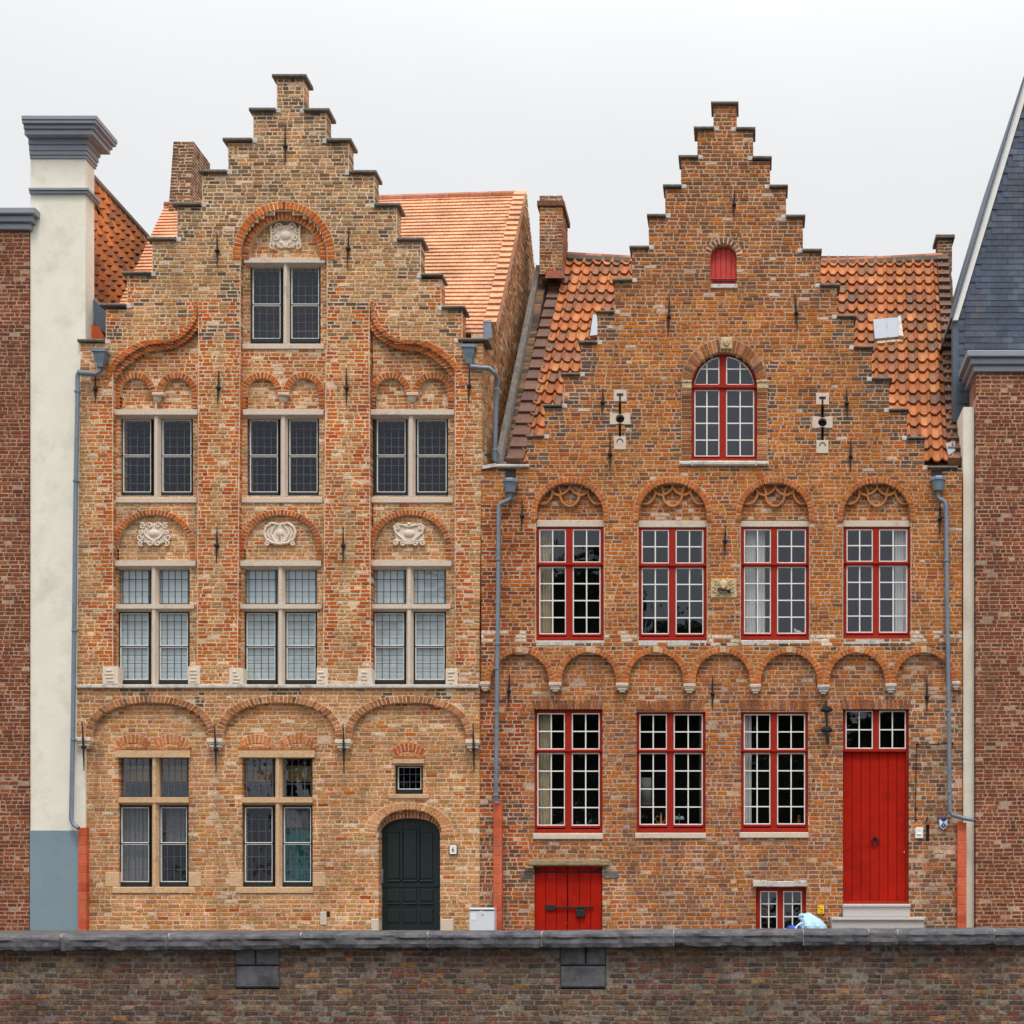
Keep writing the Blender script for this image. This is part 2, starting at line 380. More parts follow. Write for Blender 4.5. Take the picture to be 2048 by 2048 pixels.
pant = chooser([(188,114,64,3),(198,124,72,2.4),(174,102,58,2.2),(162,98,62,1.5),(144,98,72,1.2),(204,138,84,.8),(112,90,80,.6),(130,92,68,1)], False)
terra = chooser([(204,92,58,2),(210,104,70,2),(190,80,52,1),(214,112,80,1)], False)
quayp = chooser(warm=False, rows=[(108,84,70,2),(120,90,72,2),(90,74,66,2),(136,104,72,.8),(128,70,54,1.4),(72,64,62,1.2),(150,130,110,.8)])
dkmix = chooser(warm=False, rows=[(124,92,70),(104,80,66),(142,102,72),(92,72,62),(160,112,74)])
sooty = chooser(warm=False, rows=[(112,96,78),(96,80,66),(128,106,80),(84,74,66),(140,116,90)])
mL = c8(224,192,160); mLt = c8(212,188,160); mR = c8(198,164,134); mRl = c8(196,166,140); mRp = c8(214,178,146); mQ = c8(128,116,106)
def vary(c, a=.06):
    return lambda x, z: tuple(v * (1 + a * 2 * nz(x, z, 1.9, 3) + R.uniform(-a / 2, a / 2)) for v in c)
def pyof(z, d=0.0): return YV - (z - ZE) * S / (1 + d / D)
def steps(lst, side):
    """(cap top pixel, wall edge pixel), from the top down -> edge x at height z"""
    w = [(fz(t), fx(x)) for t, x in lst]
    def f(z):
        e = None
        for t, x in w:
            if z <= t: e = x
        return e
    return f
# ================================================================== sandy brick house
LH = thing('brick_house', 'tall sandy yellow brick house with crow-stepped gable, leaded windows and green-black arched door', 'house', (fx(560), 0, 0))
LL = [(157,553),(224,506),(284,455.5),(348,404),(413,353.6),(483,303.6),(552,254),(616,211),(687,161)]
LR = [(157,608),(226,652.6),(286,698),(349,749),(414,794),(483,842),(555,883),(620,925),(685,966)]
le, re_ = steps(LL, 0), steps(LR, 1)
def sil(z):
    a, b = le(z), re_(z)
    if a is None or b is None: return []
    py = pyof(z)
    if py > 687: a, b = fx(161 - min(7, (py - 687) / 95)), fx(966 - min(7, (py - 687) / 80))
    return [(a, b)]
og = [(226,1376),(226,767),(240,743),(262,722),(290,705),(309.5,700),(338,698),(362,688.6),(381,674),(395,657.6),(401,638.6),(403,607)]
og2 = [(205,1376),(205,769.5),(214,736),(233,712),(257,693),(281,681),(305,678),(333,679),(355,669.5),(374,650.5),(386,631),(389,600)]
def mir(l): return [(1135 - x, y) for x, y in l]      # the right bay mirrors the left one
ogm = [og[0]] + [(a[0] * .45 + b[0] * .55, a[1] * .45 + b[1] * .55) for a, b in zip(og[1:], og2[1:])]
ogm[1] = (226, 769)
bay1 = pgon(ogm + [(396,690),(393,1376)]); bay3 = pgon(mir(ogm + [(396,690),(393,1376)]))
bay2 = both(arch(567, 510, 86, 86, 700), pgon([(481,695),(651,695),(645,1376),(475,1376)]))
AR = [(300,117,183,417),(558,113,446,672),(817,115,703,932)]
archL = [arch(c, 1475, rx, 70, 1500, e=2.3) for c, rx, a, b in AR]
def upperL(z):
    py = pyof(z)
    r = sil(z)
    return r
FL = minus(sil, bay1, bay2, bay3, *archL)
def palL(x, z, k, da, db, L):
    px, py = fx_inv(x), pyof(z)
    n1 = nz(x, z, .9, 5)
    if R.random() < .035 + max(0, n1) * .07: return None if R.random() < .3 else jit(mL, .08)
    e = min(da if da > .0 else 0, db)
    inner = (da < .16 + .07 * (k % 2) and px > 183) or (db < .16 + .07 * (k % 2) and px < 935)
    if py < 680 and e < .22 and nz(x, z, 3, 2) > -.1 and R.random() < .6: return sooty()
    if py > 1376 and py < 1412 and nz(x, z, 2.2, 8) > .08 and R.random() < .7: return sooty()
    if py > 560 and py < 1330 and inner and e < (.17 if k % 2 else .09): return orange()
    if py < 470 + 60 * n1 or (py < 560 and abs(px - 567) > 220 + 80 * n1): return sandtop() if R.random() < .75 else sand()
    if py < 640: return sand() if R.random() < .86 else sandtop()
    if py > 1376: return sandlow()
    return sand() if R.random() < .72 + .3 * n1 else mixred()
def fx_inv(x, d=0.0): return x * S / (1 + d / D) + XV
mb = MB()
field(mb, 0, 157, 1376, FL, palL, vary(mL), bull=.022, outer=(fx(175), fx(940)))
field(mb, 0, 1376, 1482, minus(FL, *[]), palL, vary(mL))
# recessed bays (second, first floor) with blind arches
dB = .12
def fpal(base, redp=.0, white=.05):
    def f(x, z, k, da, db, L):
        n1 = nz(x, z, 1.1, 9)
        if R.random() < white + max(0, n1) * .09: return None if R.random() < .3 else jit(mL, .08)
        return orange() if R.random() < redp else base()
    return f
W2 = [(240.5,385.7,305,319),(494,638,558.6,573),(748,896,814,829)]
W1 = [(235,379,300,314),(487.5,634,553.6,567.5),(743.6,892,811,825)]
bayB = both(pgon([(x - 6, y + (-6 if y < 1300 else 0)) for x, y in og] + [(400,690),(400,1376)], dB), pgon([(x + 6, y + (-6 if y < 1300 else 0)) for x, y in mir(og + [(396,690),(393,1376)])], dB),
            rect(470, 655, 500, 1376, dB), arch(567, 510, 92, 92, 510, dB))
holesB = [rect(a, b, 834, 994, dB) for a, b, c, e in W2] + [rect(a, b, 1134, 1369, dB) for a, b, c, e in W1] + [rect(499.5, 641, 527, 687, dB)]
TW = [(270,353.5),(522.5,607),(780.5,866)]
twin = [arch(c, 786.5, 40, 40, 815, dB) for t in TW for c in t]
BA = [(307,84.5),(560.5,84),(819,84.5)]
blind = [arch(c, 1095, rx, 76, 1121, dB) for c, rx in BA]
tymp = arch(570.5, 510, 84, 84, 516, dB)
field(mb, dB, 395, 1376, minus(bayB, *holesB, *twin, *blind, tymp), lambda x, z, k, da, db, L: fpal(mixred if 700 < pyof(z, dB) < 830 else sand, .22 if 690 < pyof(z, dB) < 745 else .03)(x, z, k, da, db, L), vary(mL))
dP = .165
field(mb, dP, 738, 832, both(*[rect(c - 44, c + 44, 740, 830, dP) for t in TW for c in t]), fpal(mixred, .05, .14), vary(mL), dep=.2)
field(mb, dP, 1015, 1134, both(*[rect(c - 88, c + 88, 1015, 1134, dP) for c, rx in BA]), fpal(sand, .06, .08), vary(mL), dep=.2)
field(mb, dP, 430, 530, rect(495, 646, 430, 530, dP), fpal(sand, .05, .10), vary(mL), dep=.2)
# arch rings
o_ = lambda: orange() if R.random() < .6 else ringred()
ring(mb, arc_pairs(567.5, 510, 87, 92, 103, 108, 8, 8), -.012, .3, o_, mL, 8.2)
ring(mb, arc_pairs(568.5, 510, 71, 72, 87.5, 92, 8, 8), .055, .2, ringred, mL, 8.2)
for sgn in (0, 1):
    inn, out = (og, og2) if not sgn else (mir(og), mir(og2))
    seq = list(zip(inn[1:], out[1:]))
    mid = [((a[0] * .45 + b[0] * .55), (a[1] * .45 + b[1] * .55)) for a, b in seq]
    pr1 = [(m_, b) for m_, (a, b) in zip(mid, seq)]; pr2 = [(a, m_) for m_, (a, b) in zip(mid, seq)]
    if sgn: pr1.reverse(); pr2.reverse()
    ring(mb, pr1, -.015, .3, orange, mL, 8.0); ring(mb, pr2, .03, .25, ringred, mL, 8.0)
for (c0, c1) in TW:
    for i, c in enumerate((c0, c1)):
        ring(mb, arc_pairs(c, 786.5, 30, 31, 42, 43, 28 if i == 0 else 1, 28 if i == 1 else 1), dB - .02, .12, ringred, mL, 7.6)
for c, rx in BA:
    ring(mb, arc_pairs(c, 1095, rx - 12, 66, rx, 76, 24, 24, e=2.05), dB - .022, .12, ringred, mL, 7.4)
for (c, rx, a, b) in AR:
    ring(mb, arc_pairs(c, 1475, rx, 70, rx + 14, 84, e=2.3), -.012, .16, ringbrn, mL, 8.4)
# ground-floor wall
dG = .075
GW = [(237,377,301,315.5),(484,625,548,562)]
holesG = [rect(a, b, 1515, 1774, dG) for a, b, c, e in GW] + [rect(790, 845.5, 1527, 1588, dG), both(arch(818.5, 1666, 66, 48, 1667, dG, 2.2), rect(757, 880, 1660, 1880, dG))]
field(mb, dG, 1380, 1866, minus(rect(154, 959.5, 1380, 1866, dG), *holesG), fpal(sandlow, .03, .05), vary(mL), ch=.066, st=.19, hd=.1)
ring(mb, arc_pairs(818, 1672, 66, 53, 91, 67, 0, 0, e=2.2), dG - .012, .3, chooser([(222,168,120),(214,150,98),(206,132,78),(198,150,96)]), mL, 7.6)
ring(mb, arc_pairs(818.5, 1668, 61, 32, 66, 50, 0, 0, e=2.2), dG + .10, .3, ringbrn, mL, 7.2)
def segarc(cx, w, top, bot, th):
    return arc_pairs(cx, bot + 26, w - 8, bot + 26 - top - th, w + 3, bot + 26 - top, a0=138, a1=42)
for c in (266, 343, 514, 594):
    ring(mb, segarc(c, 46, 1467, 1489, 19), dG - .006, .1, chooser([(216,128,84),(208,116,72),(222,150,108),(190,110,76)]), mL, 8.2, .12)
ring(mb, segarc(817, 42, 1484, 1504, 18), dG - .006, .1, chooser([(210,104,62),(200,92,56),(216,126,80)]), mL, 8.2, .12)
mb.build('wall', M['brick'], LH)
# thin brick ledges over ground windows
for (a, b, t, u) in ((229, 381, 1494, 1500), (476, 630, 1494, 1500), (785, 849, 1511, 1517)):
    m1 = MB(); x = a
    while x < b:
        x2 = min(b, x + R.uniform(18, 24)); m1.pbox(x, x2 - .8, t, u, dG - .05, dG + .1, chooser([(190,120,78),(206,140,92),(176,104,66)])(), .004); x = x2
    m1.build('brick_ledge', M['brick'], LH)
# side gable wall facing the right-hand house
XS = fx(966)
mb = MB(xf=lambda x, y, z: (XS + .0 + .016 * x - y, x, z))
ER, RR_ = fz(672, .3), fz(389, 4.25)
def sg(z):
    t = (z - ER) / (RR_ - ER)
    if t <= 0: return [(.31, 8.2)]
    if t >= 1: return []
    return [(.31 + t * 3.94, 8.2 - t * 3.95)]
field(mb, 0, None, (0.0, RR_), sg, lambda x, z, k, da, db, L: None if R.random() < .06 else (sand() if R.random() < .62 else (dkmix() if R.random() < .35 else mixred())), vary(mL, .1), dep=.25)
mb.build('side_wall', M['brick'], LH)
mb = MB(); mb.box(fx(161), fx(161) + .25, .32, 8.2, 0, fz(690, .3)); mb.box(fx(161), XS - .2, 8.0, 8.2, 0, fz(690, .3)); mb.build('rear_wall', M['sand'], LH)
# cap stones of the stepped gable
def capstone(par, px0, px1, pyt, th=7, y0=-.06, y1=.36):
    m1 = MB(); x0, x1 = fx(px0), fx(px1); z1 = fz(pyt + 1); z0 = z1 - th / S
    m1.box(x0, x1, y0, y1, z0, z1, ch=.012)
    m1.build('cap_stone', M['cap'], par)
for (a, b, t) in [(545.5,614,150),(499.5,552,217),(447,505,277),(399,454.5,340.5),(346,403,405.5),(296,352.6,475),(246,302.6,544),(201,253,608),(157,210,679),
                  (609,660,218),(654,704,278),(699,754,341.7),(750,801,407),(795,848,476),(843,886.5,548),(884,931,612.6),(917,978,677)]:
    capstone(LH, a, b, t, 5 if t > 540 else 6)
    inner = b if b < 560 else a
    if t != 150:
        m1 = MB(); x = fx(inner); s_ = 1 if b < 560 else -1
        m1.box(min(x, x + s_ * .075), max(x, x + s_ * .075), -.008, .1, fz(t + 9), fz(t - 1), ch=.008); m1.build('mortar_haunch', M['sill'], LH)
# stringcourse, corbels
m1 = MB(); m1.box(fx(152), fx(958), -.05, .1, fz(1377), fz(1370), ch=.01); m1.build('string_course', M['sill'], LH)
def corbel(par, px0, px1, py0, py1, m, y1=.1, pr=.07):
    m1 = MB(); h = py1 - py0; c = (px0 + px1) / 2; w = (px1 - px0) / 2
    for i, (k, t0, t1, p) in enumerate(((1, 0, .36, pr), (.9, .36, .52, pr * .8), (.74, .52, .78, pr * .62), (.45, .78, 1, pr * .4))):
        m1.box(fx(c - w * k), fx(c + w * k), -p, y1, fz(py0 + h * t1), fz(py0 + h * t0), ch=.008)
    m1.build('corbel', M[m], par)
for (a, b, t, u) in ((154,184,1475,1497),(416,447,1478,1500),(672,703,1480,1502),(932,960,1480,1502)): corbel(LH, a, b, t, u, 'white')
for (a, b) in ((303.6,327),(555,578),(812.6,836)): 
    m1 = MB(); c = (a + b) / 2
    m1.pbox(a, b, 784, 790, dP - .1, dP + .02, ch=.006); m1.lathe([(.03, -.125), (.06, -.09), (.075, -.03), (.08, .0)], (fx(c, dP), dP, fz(790, dP)), 12); m1.build('corbel', M['stone'], LH)
# ------------------------------------------------------------------ windows of the sandy house
def bars(mb, x0, x1, z0, z1, w, y0, y1, ch=.003):
    mb.box(x0, x1, y0, y1, z0, z0 + w, ch=ch); mb.box(x0, x1, y0, y1, z1 - w, z1, ch=ch)
    mb.box(x0, x0 + w, y0, y1, z0 + w, z1 - w, ch=ch); mb.box(x1 - w, x1, y0, y1, z0 + w, z1 - w, ch=ch)
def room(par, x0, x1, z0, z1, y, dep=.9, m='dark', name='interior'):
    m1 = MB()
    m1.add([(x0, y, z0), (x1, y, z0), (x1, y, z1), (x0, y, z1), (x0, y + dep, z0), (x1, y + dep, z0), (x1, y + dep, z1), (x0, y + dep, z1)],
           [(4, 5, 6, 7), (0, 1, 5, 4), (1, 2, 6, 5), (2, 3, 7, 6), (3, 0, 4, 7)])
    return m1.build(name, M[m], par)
def leaded(par, op, mull, d, lintel=None, sill=None, transom=None, split=None, upgrid=(4, 3), grid=(4, 4), lead='lead', blind=False, stone='stone', rail=9, label=None, rdep=.9):
    a, b, t, u = op
    y = d + .085
    fr = MB(); wh = MB(); ld = MB(); gl = MB()
    lights = [(a, mull[0]), (mull[1], b)] if mull else [(a, b)]
    X = lambda p: fx(p, y)
    Z = lambda p: fz(p, y)
    top = transom[1] + 3 if transom else t
    gls = []
    for (l0, l1) in lights:
        gl = MB(); gls.append(gl)
        if transom:
            x0, x1, z0, z1 = X(l0), X(l1), Z(transom[0]), Z(t)
            g = upgrid
            for i in range(1, g[0] + 1):
                x = x0 + (x1 - x0) * (i - .25 if g[0] > 4 else i - .1) / g[0]
                if x < x1 - .01: ld.box(x - .0045, x + .0045, y + .005, y + .02, z0, z1)
            for j in range(1, g[1]):
                z = z1 - (z1 - z0) * j / g[1]; ld.box(x0, x1, y + .006, y + .019, z - .0045, z + .0045)
            bars(fr, x0, x1, z0, z1, .012, y, y + .04, 0)
            gl.box(x0, x1, y + .011, y + .015, z0, z1)
        x0, x1, z0, z1 = X(l0), X(l1), Z(u), Z(top)
        fw = .046; rl = rail / S
        fr.box(x0, x0 + fw, y - .02, y + .06, z0 + rl, z1, ch=.004); fr.box(x1 - fw * .45, x1, y - .02, y + .06, z0 + rl, z1, ch=.004)
        fr.box(x0 + fw, x1 - fw * .45, y - .02, y + .06, z1 - .052, z1, ch=.004); fr.box(x0, x1, y - .035, y + .06, z0, z0 + rl, ch=.012)
        xi0, xi1, zi0, zi1 = x0 + fw, x1 - fw * .45, z0 + rl, z1 - .052
        zs = Z(split) if split else None
        cells = [(zi0, zi1)] if not split else [(zi0, zs - .006), (zs + .006, zi1)]
        if split: fr.box(xi0, xi1, y - .012, y + .05, zs - .006, zs + .006)
        for (q0, q1) in cells:
            bars(wh, xi0, xi1, q0, q1, .0135, y - .008, y + .03)
            for i in range(1, grid[0]):
                x = xi0 + (xi1 - xi0) * i / grid[0]; ld.box(x - .004, x + .004, y + .005, y + .02, q0 + .012, q1 - .012)
            for j in range(1, grid[1]):
                z = q0 + (q1 - q0) * j / grid[1]; ld.box(xi0 + .012, xi1 - .012, y + .006, y + .019, z - .004, z + .004)
            # every pane sits at its own slight angle, as in old leaded glass
            n0, n1 = grid
            for i in range(n0):
                for j in range(n1):
                    u0, u1 = xi0 + (xi1 - xi0) * i / n0, xi0 + (xi1 - xi0) * (i + 1) / n0
                    v0, v1 = q0 + (q1 - q0) * j / n1, q0 + (q1 - q0) * (j + 1) / n1
                    e = [R.uniform(-.0012, .0012) for _ in range(3)]
                    gl.add([(u0, y + .012 + e[0], v0), (u1, y + .012 + e[1], v0), (u1, y + .012 + e[2], v1), (u0, y + .012 + e[0] + e[2] - e[1], v1)], [(0, 1, 2, 3)])
    w = fr.build('window', M['dframe'], par)
    if label: w['label'] = label
    if wh.v: wh.build('glazing_bar', M['wht'], w)
    ld.build('lead_came', M[lead], w)
    for gl in gls: gl.build('pane', M['oldglass'], w)
    if mull:
        m1 = MB(); q = d - .02
        x0, x1 = fx(mull[0], q), fx(mull[1], q); z0, z1 = fz(u, q), fz(t + (-1 if lintel else 0), q)
        def post(z0, z1):
            k = (x1 - x0) * .3
            m1.add([(x0, q + .06, z0), (x0 + k, q, z0), (x1 - k, q, z0), (x1, q + .06, z0), (x1, q + .2, z0), (x0, q + .2, z0),
                    (x0, q + .06, z1), (x0 + k, q, z1), (x1 - k, q, z1), (x1, q + .06, z1), (x1, q + .2, z1), (x0, q + .2, z1)],
                   [(0, 1, 7, 6), (1, 2, 8, 7), (2, 3, 9, 8), (3, 4, 10, 9), (5, 0, 6, 11), (6, 7, 8, 9, 10, 11), (5, 4, 3, 2, 1, 0)])
        post(z0, z1)
        m1.build('mullion', M[stone], w)
    def beam(x0, x1, pt, pb, q, name, slope=.05):
        m1 = MB(); za, zb = fz(pb, q), fz(pt, q)
        e = .02
        m1.add([(x0, q, za), (x1, q, za), (x1, q, zb), (x0, q, zb), (x0 + e, q + .09, za - slope), (x1 - e, q + .09, za - slope), (x1, q + .26, zb), (x0, q + .26, zb), (x0 + e, q + .26, za - slope), (x1 - e, q + .26, za - slope)],
               [(0, 1, 2, 3), (0, 4, 5, 1), (4, 8, 9, 5), (3, 2, 6, 7), (0, 3, 7, 8, 4), (1, 5, 9, 6, 2)])
        m1.build(name, M[stone], w)
    if lintel: beam(fx(lintel[0], d - .05), fx(lintel[1], d - .05), lintel[2], lintel[3], d - .05, 'lintel', .04 if stone == 'stone' else .004)
    if transom: beam(fx(a - (9 if stone == 'stone' else 0), d - .035), fx(b + (9 if stone == 'stone' else 0), d - .035), transom[0], transom[1], d - .035, 'transom', .035)
    if sill:
        m1 = MB(); m1.box(fx(sill[0], d - .02), fx(sill[1], d - .02), d - .02, d + .2, fz(sill[3], d - .02), fz(sill[2], d - .02), ch=.008); m1.build('sill', M[stone], w)
    if blind:
        m1 = MB(); m1.box(X(a) + .01, X(b) - .01, y + .05, y + .06, Z(u) + .05, Z(t) - .01); m1.build('blind', M['blind'], w)
    room(w, X(a) - .02, X(b) + .02, Z(u) - .02, Z(t) + .02, y + .062 if not blind else y + .1, rdep)
    return w
leaded(LH, (499.5,641,529,687), (564,577), dB, lintel=(487.6,650.5,516,525), sill=(484,648,687,698), split=610, label='attic window under the big round arch', rdep=.06)
for (a, b, c, e), (l0, l1), n in zip(W2, ((227.4,395),(485.7,647),(735,908)), ('left', 'middle', 'right')):
    leaded(LH, (a, b, 833, 994), (c, e), dB, lintel=(l0, l1, 818.5, 829), sill=(l0 - 3, l1 - 2, 994, 1005.5), split=912)
for (a, b, c, e), (l0, l1) in zip(W1, ((222.6,391),(478.6,642),(734,903))):
    leaded(LH, (a, b, 1134, 1369), (c, e), dB, lintel=(l0, l1, 1121, 1131.5), transom=(1208, 1217), split=1293, upgrid=(5, 3), lead='leadd', blind=True)
for (a, b, c, e), (l0, l1) in zip(GW, ((229,380),(477,629))):
    leaded(LH, (a, b, 1515, 1774), (c, e), dG, lintel=(l0, l1, 1500.5, 1514.5), sill=(a - 13, b + 1, 1774, 1786.5), transom=(1594, 1605), split=1687, upgrid=(5, 3), grid=(4, 3), stone='sand', rail=10)
leaded(LH, (790,845.5,1527,1588), None, dG, lintel=(786,848.5,1517.5,1526.5), sill=(777,858,1588,1597), grid=(4, 3), stone='sand', label='small square window over the arched door')
# carved blocks and quoin stones
for (a, b, t, u, m) in ((205,236,1333,1368,'white'),(376,400,1333,1368,'white'),(458,486,1336,1369,'white'),(633,655.5,1337,1369,'white'),(716,744,1337,1369,'white'),(891,915,1337,1369,'white')):
    m1 = MB(); m1.pbox(a, b, t, u, -.012, .2, ch=.006)
    for i in range(4):
        w = R.uniform(.3, .8); m1.pbox(a + (b - a) * R.uniform(.1, .3), a + (b - a) * (.3 + w * .6), t + 6 + i * 7, t + 9 + i * 7, -.026, -.012, ch=.004)
    m1.build('carved_block', M[m], LH)
for (a, b, t, u) in ((210,238,1744,1773),(377,402,1744,1773),(458,484,1744,1773),(625,651,1744,1773),(224,237,1773,1787),(377,390,1774,1787),(742,757,1838,1862),(881,907,1838,1862),(640,653,1824,1850)):
    m1 = MB(); m1.pbox(a, b, t, u, dG - .008, dG + .2, ch=.008); m1.build('quoin_stone', M['sand' if u < 1800 else 'stone'], LH)
m1 = MB(); m1.pbox(653, 660, 1823, 1834, dG - .003, dG + .02); m1.build('vent_hole', M['iron'], LH)
# carved reliefs
def spiral(cx, cz, r, a0, turns, n=22, s_=1):
    return [(cx + s_ * r * (1 - i / n * .85) * math.cos(a0 + turns * 2 * math.pi * i / n), cz + r * (1 - i / n * .85) * math.sin(a0 + turns * 2 * math.pi * i / n)) for i in range(n + 1)]
def relief(par, cx, cy, w, h, kind, y):
    x0, z0 = fx(cx, y), fz(cy, y); w = w / S; h = h / S
    m1 = MB(); t = .011
    tb = lambda pts, r=t: m1.tube([(x0 + a, y - .03, z0 + b) for a, b in pts], r * 1.25, 7)
    slab = []
    for i in range(28):
        a = 2 * math.pi * i / 28; rr = 1 + .06 * math.cos(4 * a) + .05 * math.cos(8 * a + kind)
        ca, sa = math.cos(a), math.sin(a)
        slab.append((x0 + math.copysign(abs(ca) ** .6, ca) * w * .43 * rr, z0 + math.copysign(abs(sa) ** .6, sa) * h * .43 * rr))
    m1.poly(slab, y - .02, y + .02, ch=.010)
    m1.dome(x0, z0 + h * .04, w * (.17 if kind != 1 else .12), h * .17, y - .02, .035)
    for s_ in (-1, 1):
        if kind == 0:
            for (ax, az, r, a0) in ((.13,.36,.1,0),(.36,.34,.1,1),(.4,.08,.08,2),(.42,-.14,.11,3),(.4,-.38,.09,4),(.12,-.38,.11,1.5)):
                tb([(s_ * (p - 0), q) for p, q in spiral(ax * w, az * h, r * w, a0, 1.2)])
            tb([(s_ * .26 * w, .2 * h), (s_ * .28 * w, 0), (s_ * .18 * w, -.16 * h), (s_ * .05 * w, -.26 * h), (s_ * .05 * w, -.36 * h)])
        elif kind == 1:
            tb([(s_ * .05 * w, .4 * h), (s_ * .25 * w, .46 * h), (s_ * .42 * w, .3 * h), (s_ * .48 * w, .05 * h), (s_ * .42 * w, -.2 * h), (s_ * .25 * w, -.36 * h), (0, -.42 * h)], t * 1.5)
            tb([(s_ * .12 * w, .36 * h), (s_ * .22 * w, .2 * h), (s_ * .27 * w, 0), (s_ * .18 * w, -.25 * h), (s_ * .05 * w, -.38 * h)])
            tb([(s_ * p, q) for p, q in spiral(.4 * w, -.4 * h, .08 * w, 1, 1.3)])
            tb([(s_ * .32 * w, .25 * h), (s_ * .38 * w, 0), (s_ * .3 * w, -.2 * h)])
            tb([(s_ * .03 * w, -.05 * h), (s_ * .07 * w, -.4 * h)])
        elif kind == 2:
            tb([(0, .3 * h), (s_ * .18 * w, .38 * h), (s_ * .36 * w, .42 * h), (s_ * .46 * w, .3 * h), (s_ * .4 * w, .05 * h), (s_ * .22 * w, -.16 * h), (s_ * .12 * w, -.3 * h)], t * 1.2)
            for (ax, az, r) in ((.36,.26,.08),(.2,-.4,.09),(.42,-.38,.09)): tb([(s_ * p, q) for p, q in spiral(ax * w, az * h, r * w, 1, 1.3)])
        else:
            for (ax, az, r, a0) in ((.2,.36,.12,0),(.4,.2,.1,2),(.3,-.05,.1,3),(.4,-.36,.1,4),(.14,-.36,.1,1)):
                tb([(s_ * p, q) for p, q in spiral(ax * w, az * h, r * w, a0, 1.2)])
            tb([(s_ * .46 * w, .4 * h), (s_ * .44 * w, 0), (s_ * .48 * w, -.42 * h)])
    if kind == 2: m1.dome(x0, z0 + h * .42, w * .07, h * .09, y - .02, .04)
    m1.build('carved_relief', M['white'], par)
relief(LH, 572, 474, 64, 53, 3, dP); relief(LH, 309, 1069, 66, 47, 0, dP); relief(LH, 561, 1069, 66, 48, 1, dP); relief(LH, 819, 1069, 66, 47, 2, dP)
# iron wall anchors
def anchor(par, x0, py0, py1, x1=None, y=0, w=.014):
    x1 = x0 if x1 is None else x1
    m1 = MB(); ym = y - .035; h = py1 - py0
    g = lambda t: (fx(x0 + (x1 - x0) * t, ym), ym + .012 * math.sin(t * 3), fz(py0 + h * t, ym))
    m1.tube([g(i / 8) for i in range(9)], [w * (.35 + 1.0 * (1 - abs(i / 4 - 1)) * .8 + .15) for i in range(9)], 6)
    c = g(.52); m1.dome(c[0], c[2], .026, .03, ym, .03, 8, 3); m1.box(c[0] - .03, c[0] + .03, ym - .012, y + .02, c[2] - .02, c[2] + .02, ch=.006)
    m1.build('wall_anchor', M['iron'], par)
for a in ((570,251,330),(434,464,535),(698,455,535,694),(190,747,807),(437.5,741,807,435),(692.5,737,811),(939,735,805,937),(434,1052,1127,432),(686,1053,1126)): anchor(LH, a[0], a[1], a[2], a[3] if len(a) > 3 else None)
for a in ((164,1443,1541,168),(429,1449,1543,432),(686,1447,1546,688),(946,1447,1545,948)): anchor(LH, a[0], a[1], a[2], a[3], -.07, .016)
# arched door
yd = dG + .24
m1 = MB(); K = []
pr = [(757, 1880), (880, 1880), (880, 1666)] + [(818.5 + 61.5 * math.cos(math.radians(a)) , 1666 - 30 * abs(math.sin(math.radians(a))) ** .8) for a in range(15, 180, 15)] + [(757, 1666)]
pts = [(fx(x, yd), fz(y, yd)) for x, y in pr]
m1.poly(pts, yd, yd + .06, ch=.0)
for (a, b) in ((773,799),(806,833),(840,866)):
    m1.pbox(a, b, 1658 if a == 806 else 1664, 1758, yd - .012, yd, ch=.01); m1.pbox(a - 1, b + 1, 1760.5, 1764, yd - .04, yd, ch=.008)
    m1.pbox(a, b, 1778, 1803, yd - .014, yd, ch=.01); m1.pbox(a - 1, b + 1, 1806, 1809, yd - .04, yd, ch=.008); m1.pbox(a, b, 1818, 1846, yd - .014, yd, ch=.01)
for x in (802.5, 836.5): m1.pbox(x - 2.5, x + 2.5, 1650, 1760, yd - .02, yd, ch=.004)
m1.pbox(757, 880, 1765, 1774, yd - .02, yd, ch=.004)
dr = m1.build('door', M['green'], LH)
m1 = MB(); m1.pbox(761, 766, 1738, 1772, yd - .012, yd, ch=.004); m1.tube([P(763.5, 1745, yd - .05), P(763.5, 1755, yd - .06), P(763.5, 1765, yd - .05)], .008, 6)
for q in (1745, 1765): m1.tube([P(763.5, q, yd - .05), P(763.5, q, yd)], .007, 6)
m1.build('door_handle', M['zinc'], dr)
room(LH, fx(752), fx(885), 0, fz(1625), yd + .07, .3, 'dark', 'door_recess')
